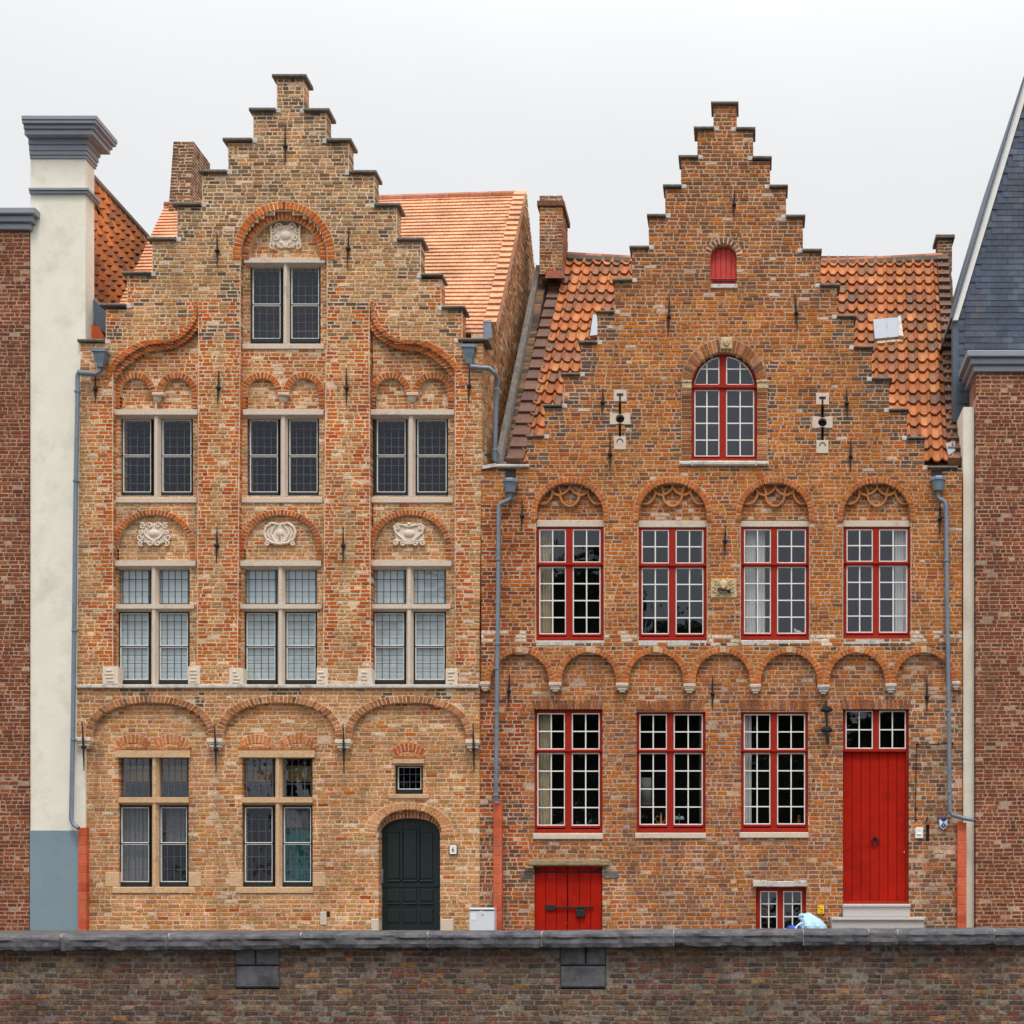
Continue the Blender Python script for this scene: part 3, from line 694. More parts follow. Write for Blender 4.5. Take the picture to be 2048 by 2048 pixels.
# tiled roof
def quad_tiles(mb, EL, ER_, RL, RR2, rows, cols, pal, th=.016, lift=.018, kind='plain', gapc=.012, keep=None):
    EL, ER_, RL, RR2 = map(Vector, (EL, ER_, RL, RR2))
    nrm = (ER_ - EL).cross(RL - EL).normalized()
    if nrm.z < 0: nrm = -nrm
    def at(u, v, h): return tuple((EL * (1 - u) + ER_ * u) * (1 - v) + (RL * (1 - u) + RR2 * u) * v + nrm * h)
    for r in range(rows):
        v0, v1 = r / rows, min(1.0, (r + 1.12) / rows)
        off = (.5 if r % 2 else 0) if kind == 'plain' else 0
        for c in range(-1, cols + 1):
            u0, u1 = (c + off) / cols, (c + 1 + off) / cols
            u0, u1 = max(0, u0), min(1, u1)
            if u1 - u0 < .002: continue
            if keep and not keep(at((u0 + u1) / 2, (v0 + v1) / 2, 0)): continue
            col = pal(); hh = R.uniform(-.003, .003) if kind != 'plain' else R.uniform(-.0008, .0008)
            if kind == 'plain':
                g = gapc / (cols * .15) * .15
                a0, a1 = u0 + .012 / cols, u1 - .012 / cols
                mb.add([at(a0, v0, lift + hh + th * 0), at(a1, v0, lift + hh), at(a1, v1, .004), at(a0, v1, .004), at(a0, v0, lift + hh - th * 1.3), at(a1, v0, lift + hh - th * 1.3)],
                       [(0, 1, 2, 3), (4, 5, 1, 0)], col)
            else:
                T = (0, .1, .25, .45, .62, .76, .88, 1.0); H = (.55, .2, .02, -.06, .04, .55, .95, .62)
                A = .068; n = len(T); dv = R.uniform(-.006, .006); sk = R.uniform(-.004, .004)
                lo = [at(u0 + (u1 - u0) * t, v0 + dv / 2, A * h + .052 + hh) for t, h in zip(T, H)]
                hi = [at(u0 + (u1 - u0) * t, v1, A * h + .004 + sk) for t, h in zip(T, H)]
                lb = [at(u0 + (u1 - u0) * t, v0 + dv / 2, A * h + .052 + hh - .03) for t, h in zip(T, H)]
                hb = [at(u0 + (u1 - u0) * t, v0 + (v1 - v0) * .3, A * h + .02 + hh - .016) for t, h in zip(T, H)]
                fs = [(i, i + 1, n + i + 1, n + i) for i in range(n - 1)] + [(2 * n + i, 2 * n + i + 1, i + 1, i) for i in range(n - 1)] + [(3 * n + i, 3 * n + i + 1, 2 * n + i + 1, 2 * n + i) for i in range(n - 1)]
                mb.add(lo + hi + lb + hb, fs, col)
    return at
y0r, y1r = .34, 4.25
_j = jit
def jit(c, a=.07): return _j(c, .025)
EL, ERr, RL, RRr = P(213, 664, y0r), P(972, 668, y0r), P(330, 412, y1r), P(1030, 390, y1r)
mb = MB(); at = quad_tiles(mb, EL, ERr, RL, RRr, 38, 46, roofp, th=.024, lift=.03)
jit = _j
roof = mb.build('roof', M['tile'], LH)
mb = MB()
mb.hexa([EL, ERr, RRr, RL], [tuple(Vector(p) + Vector((0, .06, -.08))) for p in (EL, ERr, RRr, RL)]); mb.hexa([RL, RRr, (RRr[0] + .1, 8.2, ERr[2]), (RL[0], 8.2, EL[2])], [tuple(Vector(p) + Vector((0, 0, -.06))) for p in (RL, RRr, (RRr[0] + .1, 8.2, ERr[2]), (RL[0], 8.2, EL[2]))], c8(150,90,70))
mb.build('roof_boarding', M['wood'], LH)
mb = MB(); n = 24                                                   # verge tiles up the right edge
a, b = Vector(P(980, 652, y0r)), Vector(P(1040, 386, y1r))
for i in range(n):
    p, q = a + (b - a) * (i / n), a + (b - a) * ((i + 1.12) / n)
    w = Vector((.19, 0, 0)); up = Vector((0, -.05, .05)); lo = Vector((0, -.022, .022))
    mb.hexa([tuple(p - w * .5), tuple(p + w * .5), tuple(q + w * .5), tuple(q - w * .5)], [tuple(p - w * .5 + up), tuple(p + w * .5 + up), tuple(q + w * .5 + lo), tuple(q - w * .5 + lo)], roofp())
    mb.hexa([tuple(p + w * .5 - up * 1.6), tuple(p + w * .56 - up * 1.6), tuple(q + w * .56 - up * 1.6), tuple(q + w * .5 - up * 1.6)], [tuple(p + w * .5 + up), tuple(p + w * .56 + up), tuple(q + w * .56 + lo), tuple(q + w * .5 + lo)], roofp())
mb.build('verge_tiles', M['tile'], roof)
mb = MB(); n = 16
for i in range(n):
    p, q = Vector(RL) + (Vector(RRr) - Vector(RL)) * (i / n), Vector(RL) + (Vector(RRr) - Vector(RL)) * ((i + .99) / n)
    mb.tube([p + Vector((0, 0, .0)), q + Vector((0, 0, -.006))], [.075, .082], 10, chooser([(196,120,96),(180,104,84),(206,136,112)])())
mb.build('ridge_tiles', M['tile'], roof)
mb = MB(); mb.hexa([P(968, 676, .28), P(984, 676, .28), P(984, 672, .55), P(968, 672, .55)], [P(966, 642, .3), P(982, 640, .3), P(985, 636, .6), P(970, 636, .6)]); mb.build('lead_flashing', M['zinc'], roof)
# chimney
def stack(par, name, q, y0, y1, top, base, pal, m_, band=None, taper=0.0):
    x0, x1 = q; grp = MB()
    sh = lambda z: taper * (top - z)
    F = MB(xf=lambda x, y, z: (x + sh(z) * (1 if x > (x0 + x1) / 2 else 1), y0 + y, z))
    pl = lambda x, z, k, da, db, L: pal()
    field(F, 0, None, (base, top), lambda z: [(x0, x1)], pl, vary(mLt, .1), dep=.1)
    Sd = MB(xf=lambda x, y, z: (x1 + sh(z) - y, y0 + x, z))
    field(Sd, 0, None, (base, top), lambda z: [(0.0, y1 - y0)], pl, vary(mLt, .1), dep=.1)
    Ld = MB(xf=lambda x, y, z: (x0 + sh(z) + y, y1 - x, z))
    field(Ld, 0, None, (base, top), lambda z: [(0.0, y1 - y0)], pl, vary(mLt, .1), dep=.1)
    for o in (Sd, Ld): F.xf = None; F.add(o.v, o.f); F.c[-len(o.f):] = o.c
    F.box(x0 + .05, x1 - .05, y0 + .05, y1 - .05, top - .05, top + .02, c8(60, 55, 52))
    if band:
        F.box(x0 - .04, x1 + .04, y0 - .04, y1 + .04, band - .05, band + .05, c8(120, 84, 66), ch=.01)
    return F.build(name, m_, par)
yc = 4.0
stack(LH, 'chimney', (fx(347, yc), fx(388, yc)), yc, yc + .85, fz(283, yc), fz(430, yc), dkmix, M['brick'], taper=-.075)
# downpipes
def pipe(par, pts, r=.035, collars=(), casing=None, hopper=None, kind=0):
    m1 = MB(); m1.tube(pts, r, 10); o = m1.build('downpipe', M['zinc'], par, True)
    for p in collars:
        m1 = MB(); m1.lathe([(r + .004, -.02), (r + .012, -.014), (r + .012, .014), (r + .004, .02)], p, 10); m1.box(p[0] - .012, p[0] + .012, p[1], p[1] + .12, p[2] - .01, p[2] + .01); m1.build('pipe_collar', M['zinc'], o)
    if hopper:
        m1 = MB(); c, w, h = hopper
        if kind == 0: m1.lathe([(.042, -h), (.055, -h * .75), (w * .72, -h * .42), (w * .8, -h * .2), (w, -h * .16), (w, 0)], c, 4, sq=True)
        else: m1.lathe([(.045, -h), (w * .62, -h), (w * .86, -h * .3), (w, -h * .26), (w, -h * .1), (w * .94, 0), (w * .8, 0)], c, 8)
        m1.build('hopper', M['zinc'], o)
    if casing:
        x0, x1, t, u, y = casing; m1 = MB(); z = fz(t, y)
        while z > fz(u, y):
            h = .145; m1.box(fx(x0, y), fx(x1, y), y, y + .16, z - h + .006, z, terra(), ch=.005); z -= h
        m1.box(fx(x0, y) + .005, fx(x1, y) - .005, y + .008, y + .15, fz(u, y), fz(t, y) - .005, mL)
        m1.build('pipe_casing', M['terra'], o)
    return o
yp = -.09
pipe(LH, [P(203,738,yp), P(201,742,yp), P(192,748,yp), P(157,745,yp), P(155,752,yp), P(155,800,yp), P(151,1000,yp), P(149,1200,yp), P(146,1450,yp), P(142.5,1640,yp), P(148,1650,yp), P(157,1657,yp - .02)], .034,
     [P(154.5,783,yp), P(152,962,yp), P(149,1261,yp), P(146.5,1479,yp)], (156, 172.5, 1655, 1866, -.03), (P(202,702,yp), .115, .26))
ys = -.05
pipe(LH, [P(939,722,ys), P(942,734,ys), P(956,735,ys), P(979,737,ys), P(990,747,.0), P(994,757,.1), P(993.5,780,.15), P(991,860,.2), P(989,918,.2), P(994,924,.25), P(1012,929,.3)], .036,
     [P(993,779,.15), P(990,900,.2)], None, (P(938.5,693,ys), .115, .28))
# little brick upstand and gutter at the left eave
m1 = MB(); m1.hexa([P(179,678,.25), P(211,678,.25), P(211,678,.6), P(179,678,.6)], [P(179,648,.25), P(196,652,.25), P(210,662,.6), P(179,640,.6)], c8(206,98,50)); m1.build('eave_upstand', M['terra'], LH)
m1 = MB(); m1.hexa([P(188,645,.3), P(211,668,.3), P(213,668,.5), P(190,643,.5)], [P(188,598,.3), P(211,625,.3), P(213,622,.5), P(190,596,.5)]); m1.build('eave_gutter', M['slate'], LH)
# ================================================================== red-shuttered house
RH = thing('brick_house', 'orange brick house with crow-stepped gable, pantile roof, red window frames and tall red plank door', 'house', (fx(1445), 0, 0))
QL = [(211,1427),(261,1395),(317,1362),(376,1330.5),(435,1297.6),(498,1264),(563,1229),(627,1194.6),(688,1161),(752,1125),(814,1089),(876,1054),(936,962.5)]
QR = [(211,1473),(261,1506),(319,1540),(376,1572),(436,1605.5),(504,1641),(573,1674),(636,1707.7),(698,1743.5),(761,1778),(823,1814),(879,1849),(939,1924)]
lq, rq = steps(QL, 0), steps(QR, 1)
def silR(z):
    a, b = lq(z), rq(z)
    return [(a, b)] if a is not None and b is not None else []
N4 = [(1139.5,1072,1207),(1345,1277,1413),(1550,1482,1618),(1754,1687,1821)]
WT = [1055,1056,1055,1055]; WB = [1281,1281,1280,1278]
niche = [both(arch(c, 1029, (b - a) / 2 , 64, 1031), rect(a, b, 1029, wb + 1)) for (c, a, b), wb in zip(N4, WB)]
CB = [(960,981),(1098,1123),(1232,1257),(1367,1391),(1500,1522),(1635,1659),(1770,1793),(1903,1920)]
arc7 = []
for i in range(7):
    a, b = CB[i][1], CB[i + 1][0]; c = (a + b) / 2; arc7.append((c, (b - a) / 2))
arcs = [arch(c, 1305 + w, w, w, 1380) for c, w in arc7]
bigw = both(arch(1448.5, 768, 65.5, 63, 769), rect(1383, 1514, 767, 922))
shut = both(arch(1447, 512, 26, 25, 513), rect(1421, 1473, 511, 567))
slitL = both(rect(1237.5, 1242, 803, 876), arch(1240, 837, 9, 9, 837), rect(1231, 1249, 837, 846)); slitR = both(rect(1642.5, 1647.5, 810, 882), arch(1645, 845, 9, 9, 845), rect(1636.5, 1653.5, 845, 853))
def circ(cx, cy, r): return lambda z: [(fx(cx) - (max(0, (r / S) ** 2 - (z - fz(cy)) ** 2)) ** .5, fx(cx) + (max(0, (r / S) ** 2 - (z - fz(cy)) ** 2)) ** .5)] if abs(z - fz(cy)) < r / S else []
FR = minus(silR, *niche, *arcs, bigw, shut, rect(1237.5, 1242, 800, 880), rect(1642.5, 1647.5, 806, 886), rect(1229, 1251, 827, 848), rect(1634, 1656, 834, 856))
WPATCH = [(962,1050,1262,1283),(1212,1272,1266,1288),(1416,1478,1268,1290),(1622,1664,1272,1290),(1822,1926,1264,1284)]
rsoot = chooser(warm=False, rows=[(104,84,74),(90,72,68),(120,90,72),(80,70,68),(128,98,76)])
def palR(x, z, k, da, db, L):
    px, py = fx_inv(x), pyof(z); n1 = nz(x, z, .8, 21)
    for (a, b, t, u) in WPATCH:
        if a < px < b and t + 4 * n1 < py < u + 6 * n1 and R.random() < .72: return jit(c8(226, 206, 188), .1)
    if R.random() < .015 + max(0, n1) * .04: return None if R.random() < .25 else jit(c8(210, 180, 160), .12)
    if py < 600 + 120 * n1: return rhtop() if R.random() < .8 else rh()
    if px < 1066 and py > 1000: return rhpier() if R.random() < .7 else rh()
    if py < 940 and min(da, db) < .26 and nz(x, z, 3, 4) > -.15 and R.random() < .6: return rsoot()
    if py > 1284 and py < 1302 and R.random() < .35: return rsoot()
    if 690 < py < 960 and R.random() < .14 + .25 * n1: return rhtop()
    return rh()
mb = MB()
field(mb, 0, 211, 936, FR, palR, vary(mR), ch=.0625)
field(mb, 0, 936, 1380, FR, palR, vary(mR), ch=.0625, bull=.026, outer=(fx(990), fx(1890)))
dT = .10
for (c, a, b), wt in zip(N4, WT):
    field(mb, dT, 955, 1056, minus(rect(a - 6, b + 6, 955, 1056, dT), rect(a, b, 1040, 1057, dT)), lambda x, z, k, da, db, L: (None if R.random() < .05 else jit(c8(214, 180, 156), .1)) if R.random() < .12 else (rhpan() if pyof(z, dT) < 1018 else rh()), vary(mR), ch=.0625)
    ring(mb, arc_pairs(c, 1029, (b - a) / 2, 64, (b - a) / 2 + 10.5, 76, 14, 14), -.012, .25, rhring, mR, 8.2)
for c, w in arc7:
    ring(mb, arc_pairs(c, 1305 + w, w, w, w + 11.5, w + 11.5, 6, 6), -.012, .16, rhring, mR, 8.2, skip=lambda t: .46 < t < .54)
    m1 = MB(); m1.pbox(c - 6, c + 6, 1293, 1305, -.018, .1, ch=.008); m1.build('keystone', M['sand'], RH)
ring(mb, arc_pairs(1448.5, 768, 66, 64, 86.5, 92, 150, 150), -.012, .3, lambda: ringbrn() if R.random() < .35 else rhtop(), mR, 8.0)
ring(mb, arc_pairs(1447, 512, 26.5, 26, 38, 38, 2, 2), -.012, .3, chooser([(150,92,66),(128,84,64),(178,104,66)]), c8(222,200,184), 8.4, .16)
# ground floor wall under the corbel arches
dR = .075
RW = [(1068.6,1204.8,1130,1143,1419),(1273,1411,1334,1347,1421),(1482,1616,1541,1554,1421)]
RB = [1667,1665.5,1664.5]
holesR = [rect(a, b, t, u, dR) for (a, b, c, e, t), u in zip(RW, RB)] + [rect(1686, 1818, 1419, 1808, dR), rect(1068.6, 1204.5, 1731, 1880, dR), rect(1512, 1612, 1774, 1880, dR), rect(1852, 1858.6, 1648, 1680, dR)]
def palRl(x, z, k, da, db, L):
    px, py = fx_inv(x, dR), pyof(z, dR); n1 = nz(x, z, .9, 33)
    if R.random() < .04 + max(0, n1) * .14 + (.10 if px > 1820 else 0): return None if R.random() < .35 else jit(c8(196, 164, 140), .16)
    if py < 1395: return rhpan() if R.random() < .6 else rh()
    if px < 1050: return rhpier() if py < 1600 or R.random() < .5 else dkmix()
    if px > 1820: return rhlow() if R.random() < .6 else dkmix()
    return rhlow() if R.random() < .8 else rh()
field(mb, dR, 1290, 1866, minus(rect(960, 1925, 1290, 1866, dR), *holesR), palRl, vary(mRl, .09), ch=.0655, rough=.0045)
for (a, b, t, u) in ((1066,1206,1399,1418.5),(1274,1412,1401,1420.5),(1481,1617,1400,1420.5),(1685,1821,1398,1418.5)):
    x = a
    field_cols = chooser([(160,92,66),(186,108,74),(140,84,68),(200,112,66),(124,80,70),(196,140,108)])
    mb.box(fx(a, dR), fx(b, dR), dR + .004, dR + .25, fz(u, dR), fz(t, dR), mRl)
    while x < b - 3:
        w = R.uniform(6, 8.4); sk = (x - (a + b) / 2) / (b - a) * 5
        x2 = min(x + w, b)
        mb.poly([(fx(x - sk * .4, dR), fz(u, dR)), (fx(x2 - 1.8 - sk * .4, dR), fz(u, dR)), (fx(x2 - 1.8 + sk, dR), fz(t + R.uniform(0, 2), dR)), (fx(x + sk, dR), fz(t + R.uniform(0, 2), dR))], dR - .01, dR + .2, field_cols(), .005)
        x = x2
mb.build('wall', M['brick'], RH)
for i, (a, b) in enumerate(CB[:7]): corbel(RH, a, b, 1364 + i * 1.2 - (4 if i == 6 else 0), 1382 + i * 1.2 - (4 if i == 6 else 0), 'stone' if i < 5 else 'sill', .1, .05)
corbel(RH, 1903, 1920, 1363, 1380, 'stone', .1, .05)
# cap stones
for (a, b, t) in [(1422,1477,204),(1387.6,1428,254),(1357,1396,311),(1326,1363,369.5),(1294,1331.5,428.6),(1259,1298,492),(1225,1264,557),(1192,1229,621),(1157,1194.6,682),(1122,1160,746),(1086.7,1124,808.6),(1053,1088,870),
                  (1472,1511,255),(1505,1543.6,313),(1539,1576,370),(1572,1610.7,430),(1605,1643.6,498),(1640,1680.5,567.5),(1674,1712.7,630.5),(1708,1747,692),(1744,1784.5,755),(1778,1817,817),(1814,1851,873),(1855,1915,932)]:
    capstone(RH, a, b, t, 5.5 if t < 600 else 4.5, -.05)
    if t > 204:
        inner, s_ = (b, 1) if b < 1450 else (a, -1)
        m1 = MB(); x = fx(inner); m1.box(min(x, x + s_ * .08), max(x, x + s_ * .08), -.008, .1, fz(t + 8), fz(t - 1), ch=.01); m1.build('mortar_haunch', M['sill'], RH)
m1 = MB(); m1.hexa([P(964,938,-.06), P(992,933,-.06), P(992,933,.35), P(964,938,.35)], [P(964,931,-.06), P(992,926,-.06), P(992,926,.35), P(964,931,.35)]); m1.box(fx(992), fx(1059), -.06, .35, fz(936), fz(930), ch=.01); m1.build('eave_ledge', M['sill'], RH)
# red windows
def redwin(par, op, mull, d, transom, bot, rows=(2, 4), fw=6.0, frame='redf', lintel=None, sill=None, top=3.0, label=None, archd=None):
    a, b, t, u = op; y = d + .07
    X = lambda p: fx(p, y)
    Z = lambda p: fz(p, y)
    fr = MB(); wh = MB(); gl = MB()
    yb = y + .09
    def bar(p0, p1, q0, q1, y0=y, ch=.004): fr.box(X(p0), X(p1), y0, yb, Z(q1), Z(q0), ch=ch)
    if not archd:
        bar(a, a + fw, t, u); bar(b - fw, b, t, u); bar(a + fw, b - fw, t, t + top)
    else:
        cx, cy, rx, ry = archd
        prs = arc_pairs(cx, cy, rx - fw, ry - 6, rx, ry, u - cy, u - cy, 28)
        for i in range(len(prs) - 1):
            (p, q), (p2, q2) = prs[i], prs[i + 1]
            fr.poly([(X(p[0]), Z(p[1])), (X(p2[0]), Z(p2[1])), (X(q2[0]), Z(q2[1])), (X(q[0]), Z(q[1]))], y, yb)
    bar(mull[0], mull[1], t + top, u - bot * .55, y - .004)
    if transom:
        bar(a + fw, mull[0], transom[0], transom[1], y - .02); bar(mull[1], b - fw, transom[0], transom[1], y - .02)
        bar(a, b, transom[0] + 1.5, transom[1] - 2, y - .032, .006)
    bar(a, b, u - bot * .55, u, y - .02, .008)                       # bottom rail
    bar(a + fw, mull[0], u - bot, u - bot * .72, y - .016); bar(mull[1], b - fw, u - bot, u - bot * .72, y - .016)
    y2 = y + .012; sw = .018
    gls = []
    for li, (l0, l1) in enumerate(((a + fw, mull[0]), (mull[1], b - fw))):
        gl = MB(); gls.append(gl)
        secs = [(t + top, transom[0], rows[0]), (transom[1], u - bot, rows[1])] if transom else [(t + top, u - bot, rows[0])]
        for si, (s0, s1, n) in enumerate(secs):
            x0, x1, z0, z1 = X(l0), X(l1), Z(s1), Z(s0)
            if archd and si == 0:
                cx, cy, rx, ry = archd
                zt = lambda x: Z(cy) + (ry - 7) / S * (max(0, 1 - ((x - X(cx)) / ((rx - 7) / S)) ** 2)) ** .5
                N = 12
                xs = [x0 + (x1 - x0) * i / N for i in range(N + 1)]
                for i in range(N):
                    q0, q1 = xs[i], xs[i + 1]
                    wh.poly([(q0, max(z0, zt(q0) - sw * 1.15)), (q1, max(z0, zt(q1) - sw * 1.15)), (q1, zt(q1)), (q0, zt(q0))], y2, y2 + .04)
                    gl.add([(q0, y2 + .02, z0), (q1, y2 + .02, z0), (q1, y2 + .02, max(z0, zt(q1))), (q0, y2 + .02, max(z0, zt(q0)))], [(0, 1, 2, 3)])
                inner = x1 - sw if li == 0 else x0; wh.box(inner, inner + sw, y2, y2 + .04, z0, zt(inner + sw / 2)); wh.box(x0, x1, y2, y2 + .04, z0, z0 + sw)
                oz = x0 if li == 0 else x1 - sw; wh.box(oz, oz + sw, y2, y2 + .04, z0, max(z0, zt(oz + sw / 2)))
                xm = (x0 + x1) / 2; wh.box(xm - .009, xm + .009, y2, y2 + .035, z0, zt(xm)); zm = Z(737.5)
                lx = lambda z: X(cx) - ((rx - 7) / S) * (max(0, 1 - ((z - Z(cy)) / ((ry - 7) / S)) ** 2)) ** .5
                wh.box(max(x0, lx(zm)) if li == 0 else x0, x1 if li == 0 else min(x1, 2 * X(cx) - lx(zm)), y2 + .001, y2 + .034, zm - .009, zm + .009)
                continue
            bars(wh, x0, x1, z0, z1, sw, y2, y2 + .04)
            xm = (x0 + x1) / 2; wh.box(xm - .009, xm + .009, y2 + .002, y2 + .035, z0 + sw, z1 - sw)
            for j in range(1, n):
                z = z0 + (z1 - z0) * j / n; wh.box(x0 + sw, x1 - sw, y2 + .003, y2 + .034, z - .009, z + .009)
            for i in range(2):
                for j in range(n):
                    u0, u1 = x0 + (x1 - x0) * i / 2, x0 + (x1 - x0) * (i + 1) / 2; v0, v1 = z0 + (z1 - z0) * j / n, z0 + (z1 - z0) * (j + 1) / n
                    e = [R.uniform(-.0009, .0009) for _ in range(3)]
                    gl.add([(u0, y2 + .02 + e[0], v0), (u1, y2 + .02 + e[1], v0), (u1, y2 + .02 + e[2], v1), (u0, y2 + .02 + e[0] + e[2] - e[1], v1)], [(0, 1, 2, 3)])
    w = fr.build('window', M[frame], par)
    if label: w['label'] = label
    wh.build('glazing_bar', M['wht'], w)
    for gl in gls: gl.build('pane', M['glass'], w)
    if lintel:
        m1 = MB(); m1.box(fx(lintel[0], dT - .02), fx(lintel[1], dT - .02), dT - .02, dT + .2, fz(lintel[3], dT - .02), fz(lintel[2], dT - .02), ch=.006); m1.build('lintel', M['stone'], w)
    if sill:
        q = d - .03; m1 = MB(); m1.box(fx(sill[0], q), fx(sill[1], q), q, d + .2, fz(sill[3], q), fz(sill[2], q), ch=.01); m1.build('sill', M[sill[4]], w)
    room(w, X(a) - .02, X(b) + .02, Z(u) - .02, Z(t) + .02, yb + .01, .12 if archd else 1.1)
    return w
for (c, a, b), t, u, (m0, m1_), tr, lt in zip(N4, WT, WB, ((1132,1145),(1338,1351),(1542,1554),(1746,1758)), ((1125,1133),(1127,1135),(1126.5,1133),(1123.5,1130.5)), (1040,1041,1042,1041)):
    redwin(RH, (a, b, t, u), (m0, m1_), .03, tr, 12.5, lintel=(a, b + 1, lt, t - 1.5), sill=(a - 1, b + 1, u, u + 11, 'sill'))
for (a, b, m0, m1_, t), u in zip(RW, RB):
    redwin(RH, (a, b, t, u), (m0, m1_), dR, (1499, 1505.5), 15.5, sill=(a - 3, b + 1, u, u + 11.5, 'stone'), top=7, fw=5.5)
redwin(RH, (1383,1514,705,922), (1439,1452), .02, (770,779), 9, rows=(2, 4), fw=5.5, label='tall round-headed window in the gable', archd=(1448.5, 768, 65.5, 63))
m1 = MB()
for (a, b, t, u) in ((1358,1384,923.5,932),(1384,1512,923,932.5),(1512,1538,923.5,932)): m1.box(fx(a), fx(b), -.05, .15, fz(u), fz(t), ch=.02)
m1.build('sill', M['sill'], RH)
m1 = MB(); m1.pbox(1441.5, 1464, 674, 698, -.03, .1, ch=.012); m1.dome(fx(1453), fz(685), .06, .07, -.03, .03, 10, 3); m1.dome(fx(1453), fz(692), .025, .02, -.05, .02, 8, 3); m1.build('keystone', M['crest'], RH)
for (a, b) in ((1364,1383),(1514,1537)):
    m1 = MB(); m1.pbox(a, b, 760, 777, -.025, .15, ch=.01); m1.pbox(a - 1, b + 1, 760, 764, -.04, -.02, ch=.006); m1.build('impost_stone', M['crest'], RH)
# attic shutter
ysq = .10
m1 = MB()
for i in range(5):
    a, b = 1421 + i * 10.4, 1421 + (i + 1) * 10.4
    top = lambda x: 512 - 25 * max(0, 1 - ((x - 1447) / 26.5) ** 2) ** .5
    m1.poly([(fx(a + .3, ysq), fz(567, ysq)), (fx(b - .3, ysq), fz(567, ysq)), (fx(b - .3, ysq), fz(top(b - .3), ysq)), (fx((a + b) / 2, ysq), fz(top((a + b) / 2), ysq)), (fx(a + .3, ysq), fz(top(a + .3), ysq))], ysq, ysq + .05, ch=.004)
m1.pbox(1420, 1474, 556, 558.5, ysq - .012, ysq, ch=.003)
sh_ = m1.build('shutter', M['redv'], RH)
m1 = MB(); m1.pbox(1425, 1470, 561, 562.8, ysq - .02, ysq); m1.build('hinge_strap', M['iron'], sh_)
m1 = MB(); m1.pbox(1421, 1475, 567.5, 576, -.02, .15, ch=.008); m1.build('sill', M['sill'], RH)
room(RH, fx(1415), fx(1480), fz(570), fz(480), .16, .2, 'dark', 'shutter_recess')
# arrow slits in three stones
for (cx, tp) in ((1240, 779.5), (1645, 786)):
    dy = tp - 779.5
    m1 = MB()
    m1.pbox(cx - 13, cx + 13, tp, tp + 23.5, -.012, .15, ch=.006)
    m1.build('loophole_stone', M['stone'], RH); m1 = MB()
    for (a, b) in ((cx - 20.5, cx - 9), (cx + 9, cx + 20.5)): m1.pbox(a, b, 826 + dy * 1.1, 849 + dy * 1.1, -.012, .15, ch=.005)
    cy = 837.5 + dy * 1.1
    for s_ in (-1, 1):                                              # stone around the round hole
        for i in range(6):
            a0, a1 = math.pi / 2 * (1 - i / 3), math.pi / 2 * (1 - (i + 1) / 3)
            q = [(cx + s_ * 9 * math.cos(a0), cy - 9 * math.sin(a0)), (cx + s_ * 9 * math.cos(a1), cy - 9 * math.sin(a1)), (cx + s_ * 10, cy - 11.5 * (1 - (i + 1) / 3)), (cx + s_ * 10, cy - 11.5 * (1 - i / 3))]
            q = [(fx(x), fz(y)) for x, y in q]
            ar = sum(q[j][0] * q[(j + 1) % 4][1] - q[(j + 1) % 4][0] * q[j][1] for j in range(4))
            m1.poly(q if ar > 0 else q[::-1], -.01, .15)
    u = 873 + dy * 1.15
    m1.build('loophole_stone', M['stone'], RH); m1 = MB()
    m1.pbox(cx - 12.5, cx + 12, u, u + 26, -.012, .15, ch=.006)
    st_ = m1.build('loophole_stone', M['stone'], RH)
    m1 = MB(); m1.pbox(cx - 6.5, cx + 6.5, tp + 7, tp + 11.5, -.018, -.004); m1.pbox(cx - 1.8, cx + 1.8, tp + 11, tp + 25, -.017, -.004)
    m1.box(fx(cx - 11), fx(cx + 11), .1, .12, fz(u + 4), fz(tp + 18))
    for i in range(8):
        a0, a1 = math.pi * i / 8, math.pi * (i + 1) / 8
        m1.tube([(fx(cx + 6 * math.cos(a0)), -.014, fz(u + 12 - 7 * math.sin(a0))), (fx(cx + 6 * math.cos(a1)), -.014, fz(u + 12 - 7 * math.sin(a1)))], .007, 5)
    m1.build('loophole_recess', M['iron'], st_)
# terracotta tracery in the blind arches
TRC = [[(835,1120),(850,1175),(880,1208),(920,1222),(960,1208),(990,1175),(1003,1125)], [(845,1125),(885,1105),(910,1080),(921,1062)], [(1000,1130),(960,1107),(935,1082),(921,1062)], [(921,1075),(921,1020)],
       [(735,1042),(760,1085),(790,1118),(835,1132)], [(765,1048),(800,1044),(830,1070),(845,1120)], [(757,1055),(770,1090),(765,1140),(740,1180),(700,1202),(650,1196)],
       [(1105,1050),(1085,1085),(1050,1118),(1003,1132)], [(1070,1044),(1045,1042),(1015,1070),(1000,1120)], [(1088,1058),(1075,1090),(1085,1140),(1110,1180),(1145,1202),(1205,1190)]]
for (c, a, b) in N4:
    m1 = MB()
    for pl_ in TRC:
        pts = [(c + (x - 920) / 4.2 * .98, 965 + (y - 1020) / 4.2) for x, y in pl_]
        fine = []
        for i in range(len(pts) - 1):
            p0, p1, p2, p3 = pts[max(0, i - 1)], pts[i], pts[i + 1], pts[min(len(pts) - 1, i + 2)]
            for k in range(4):
                t = k / 4
                fine.append(tuple(.5 * (2 * p1[q] + (p2[q] - p0[q]) * t + (2 * p0[q] - 5 * p1[q] + 4 * p2[q] - p3[q]) * t * t + (3 * p1[q] - p0[q] - 3 * p2[q] + p3[q]) * t ** 3) for q in (0, 1)))
        fine.append(pts[-1])
        m1.tube([P(x, y, dT - .035) for x, y in fine], .021, 7, jit(c8(196, 128, 74), .08))
    m1.build('arch_tracery', M['terra'], RH)
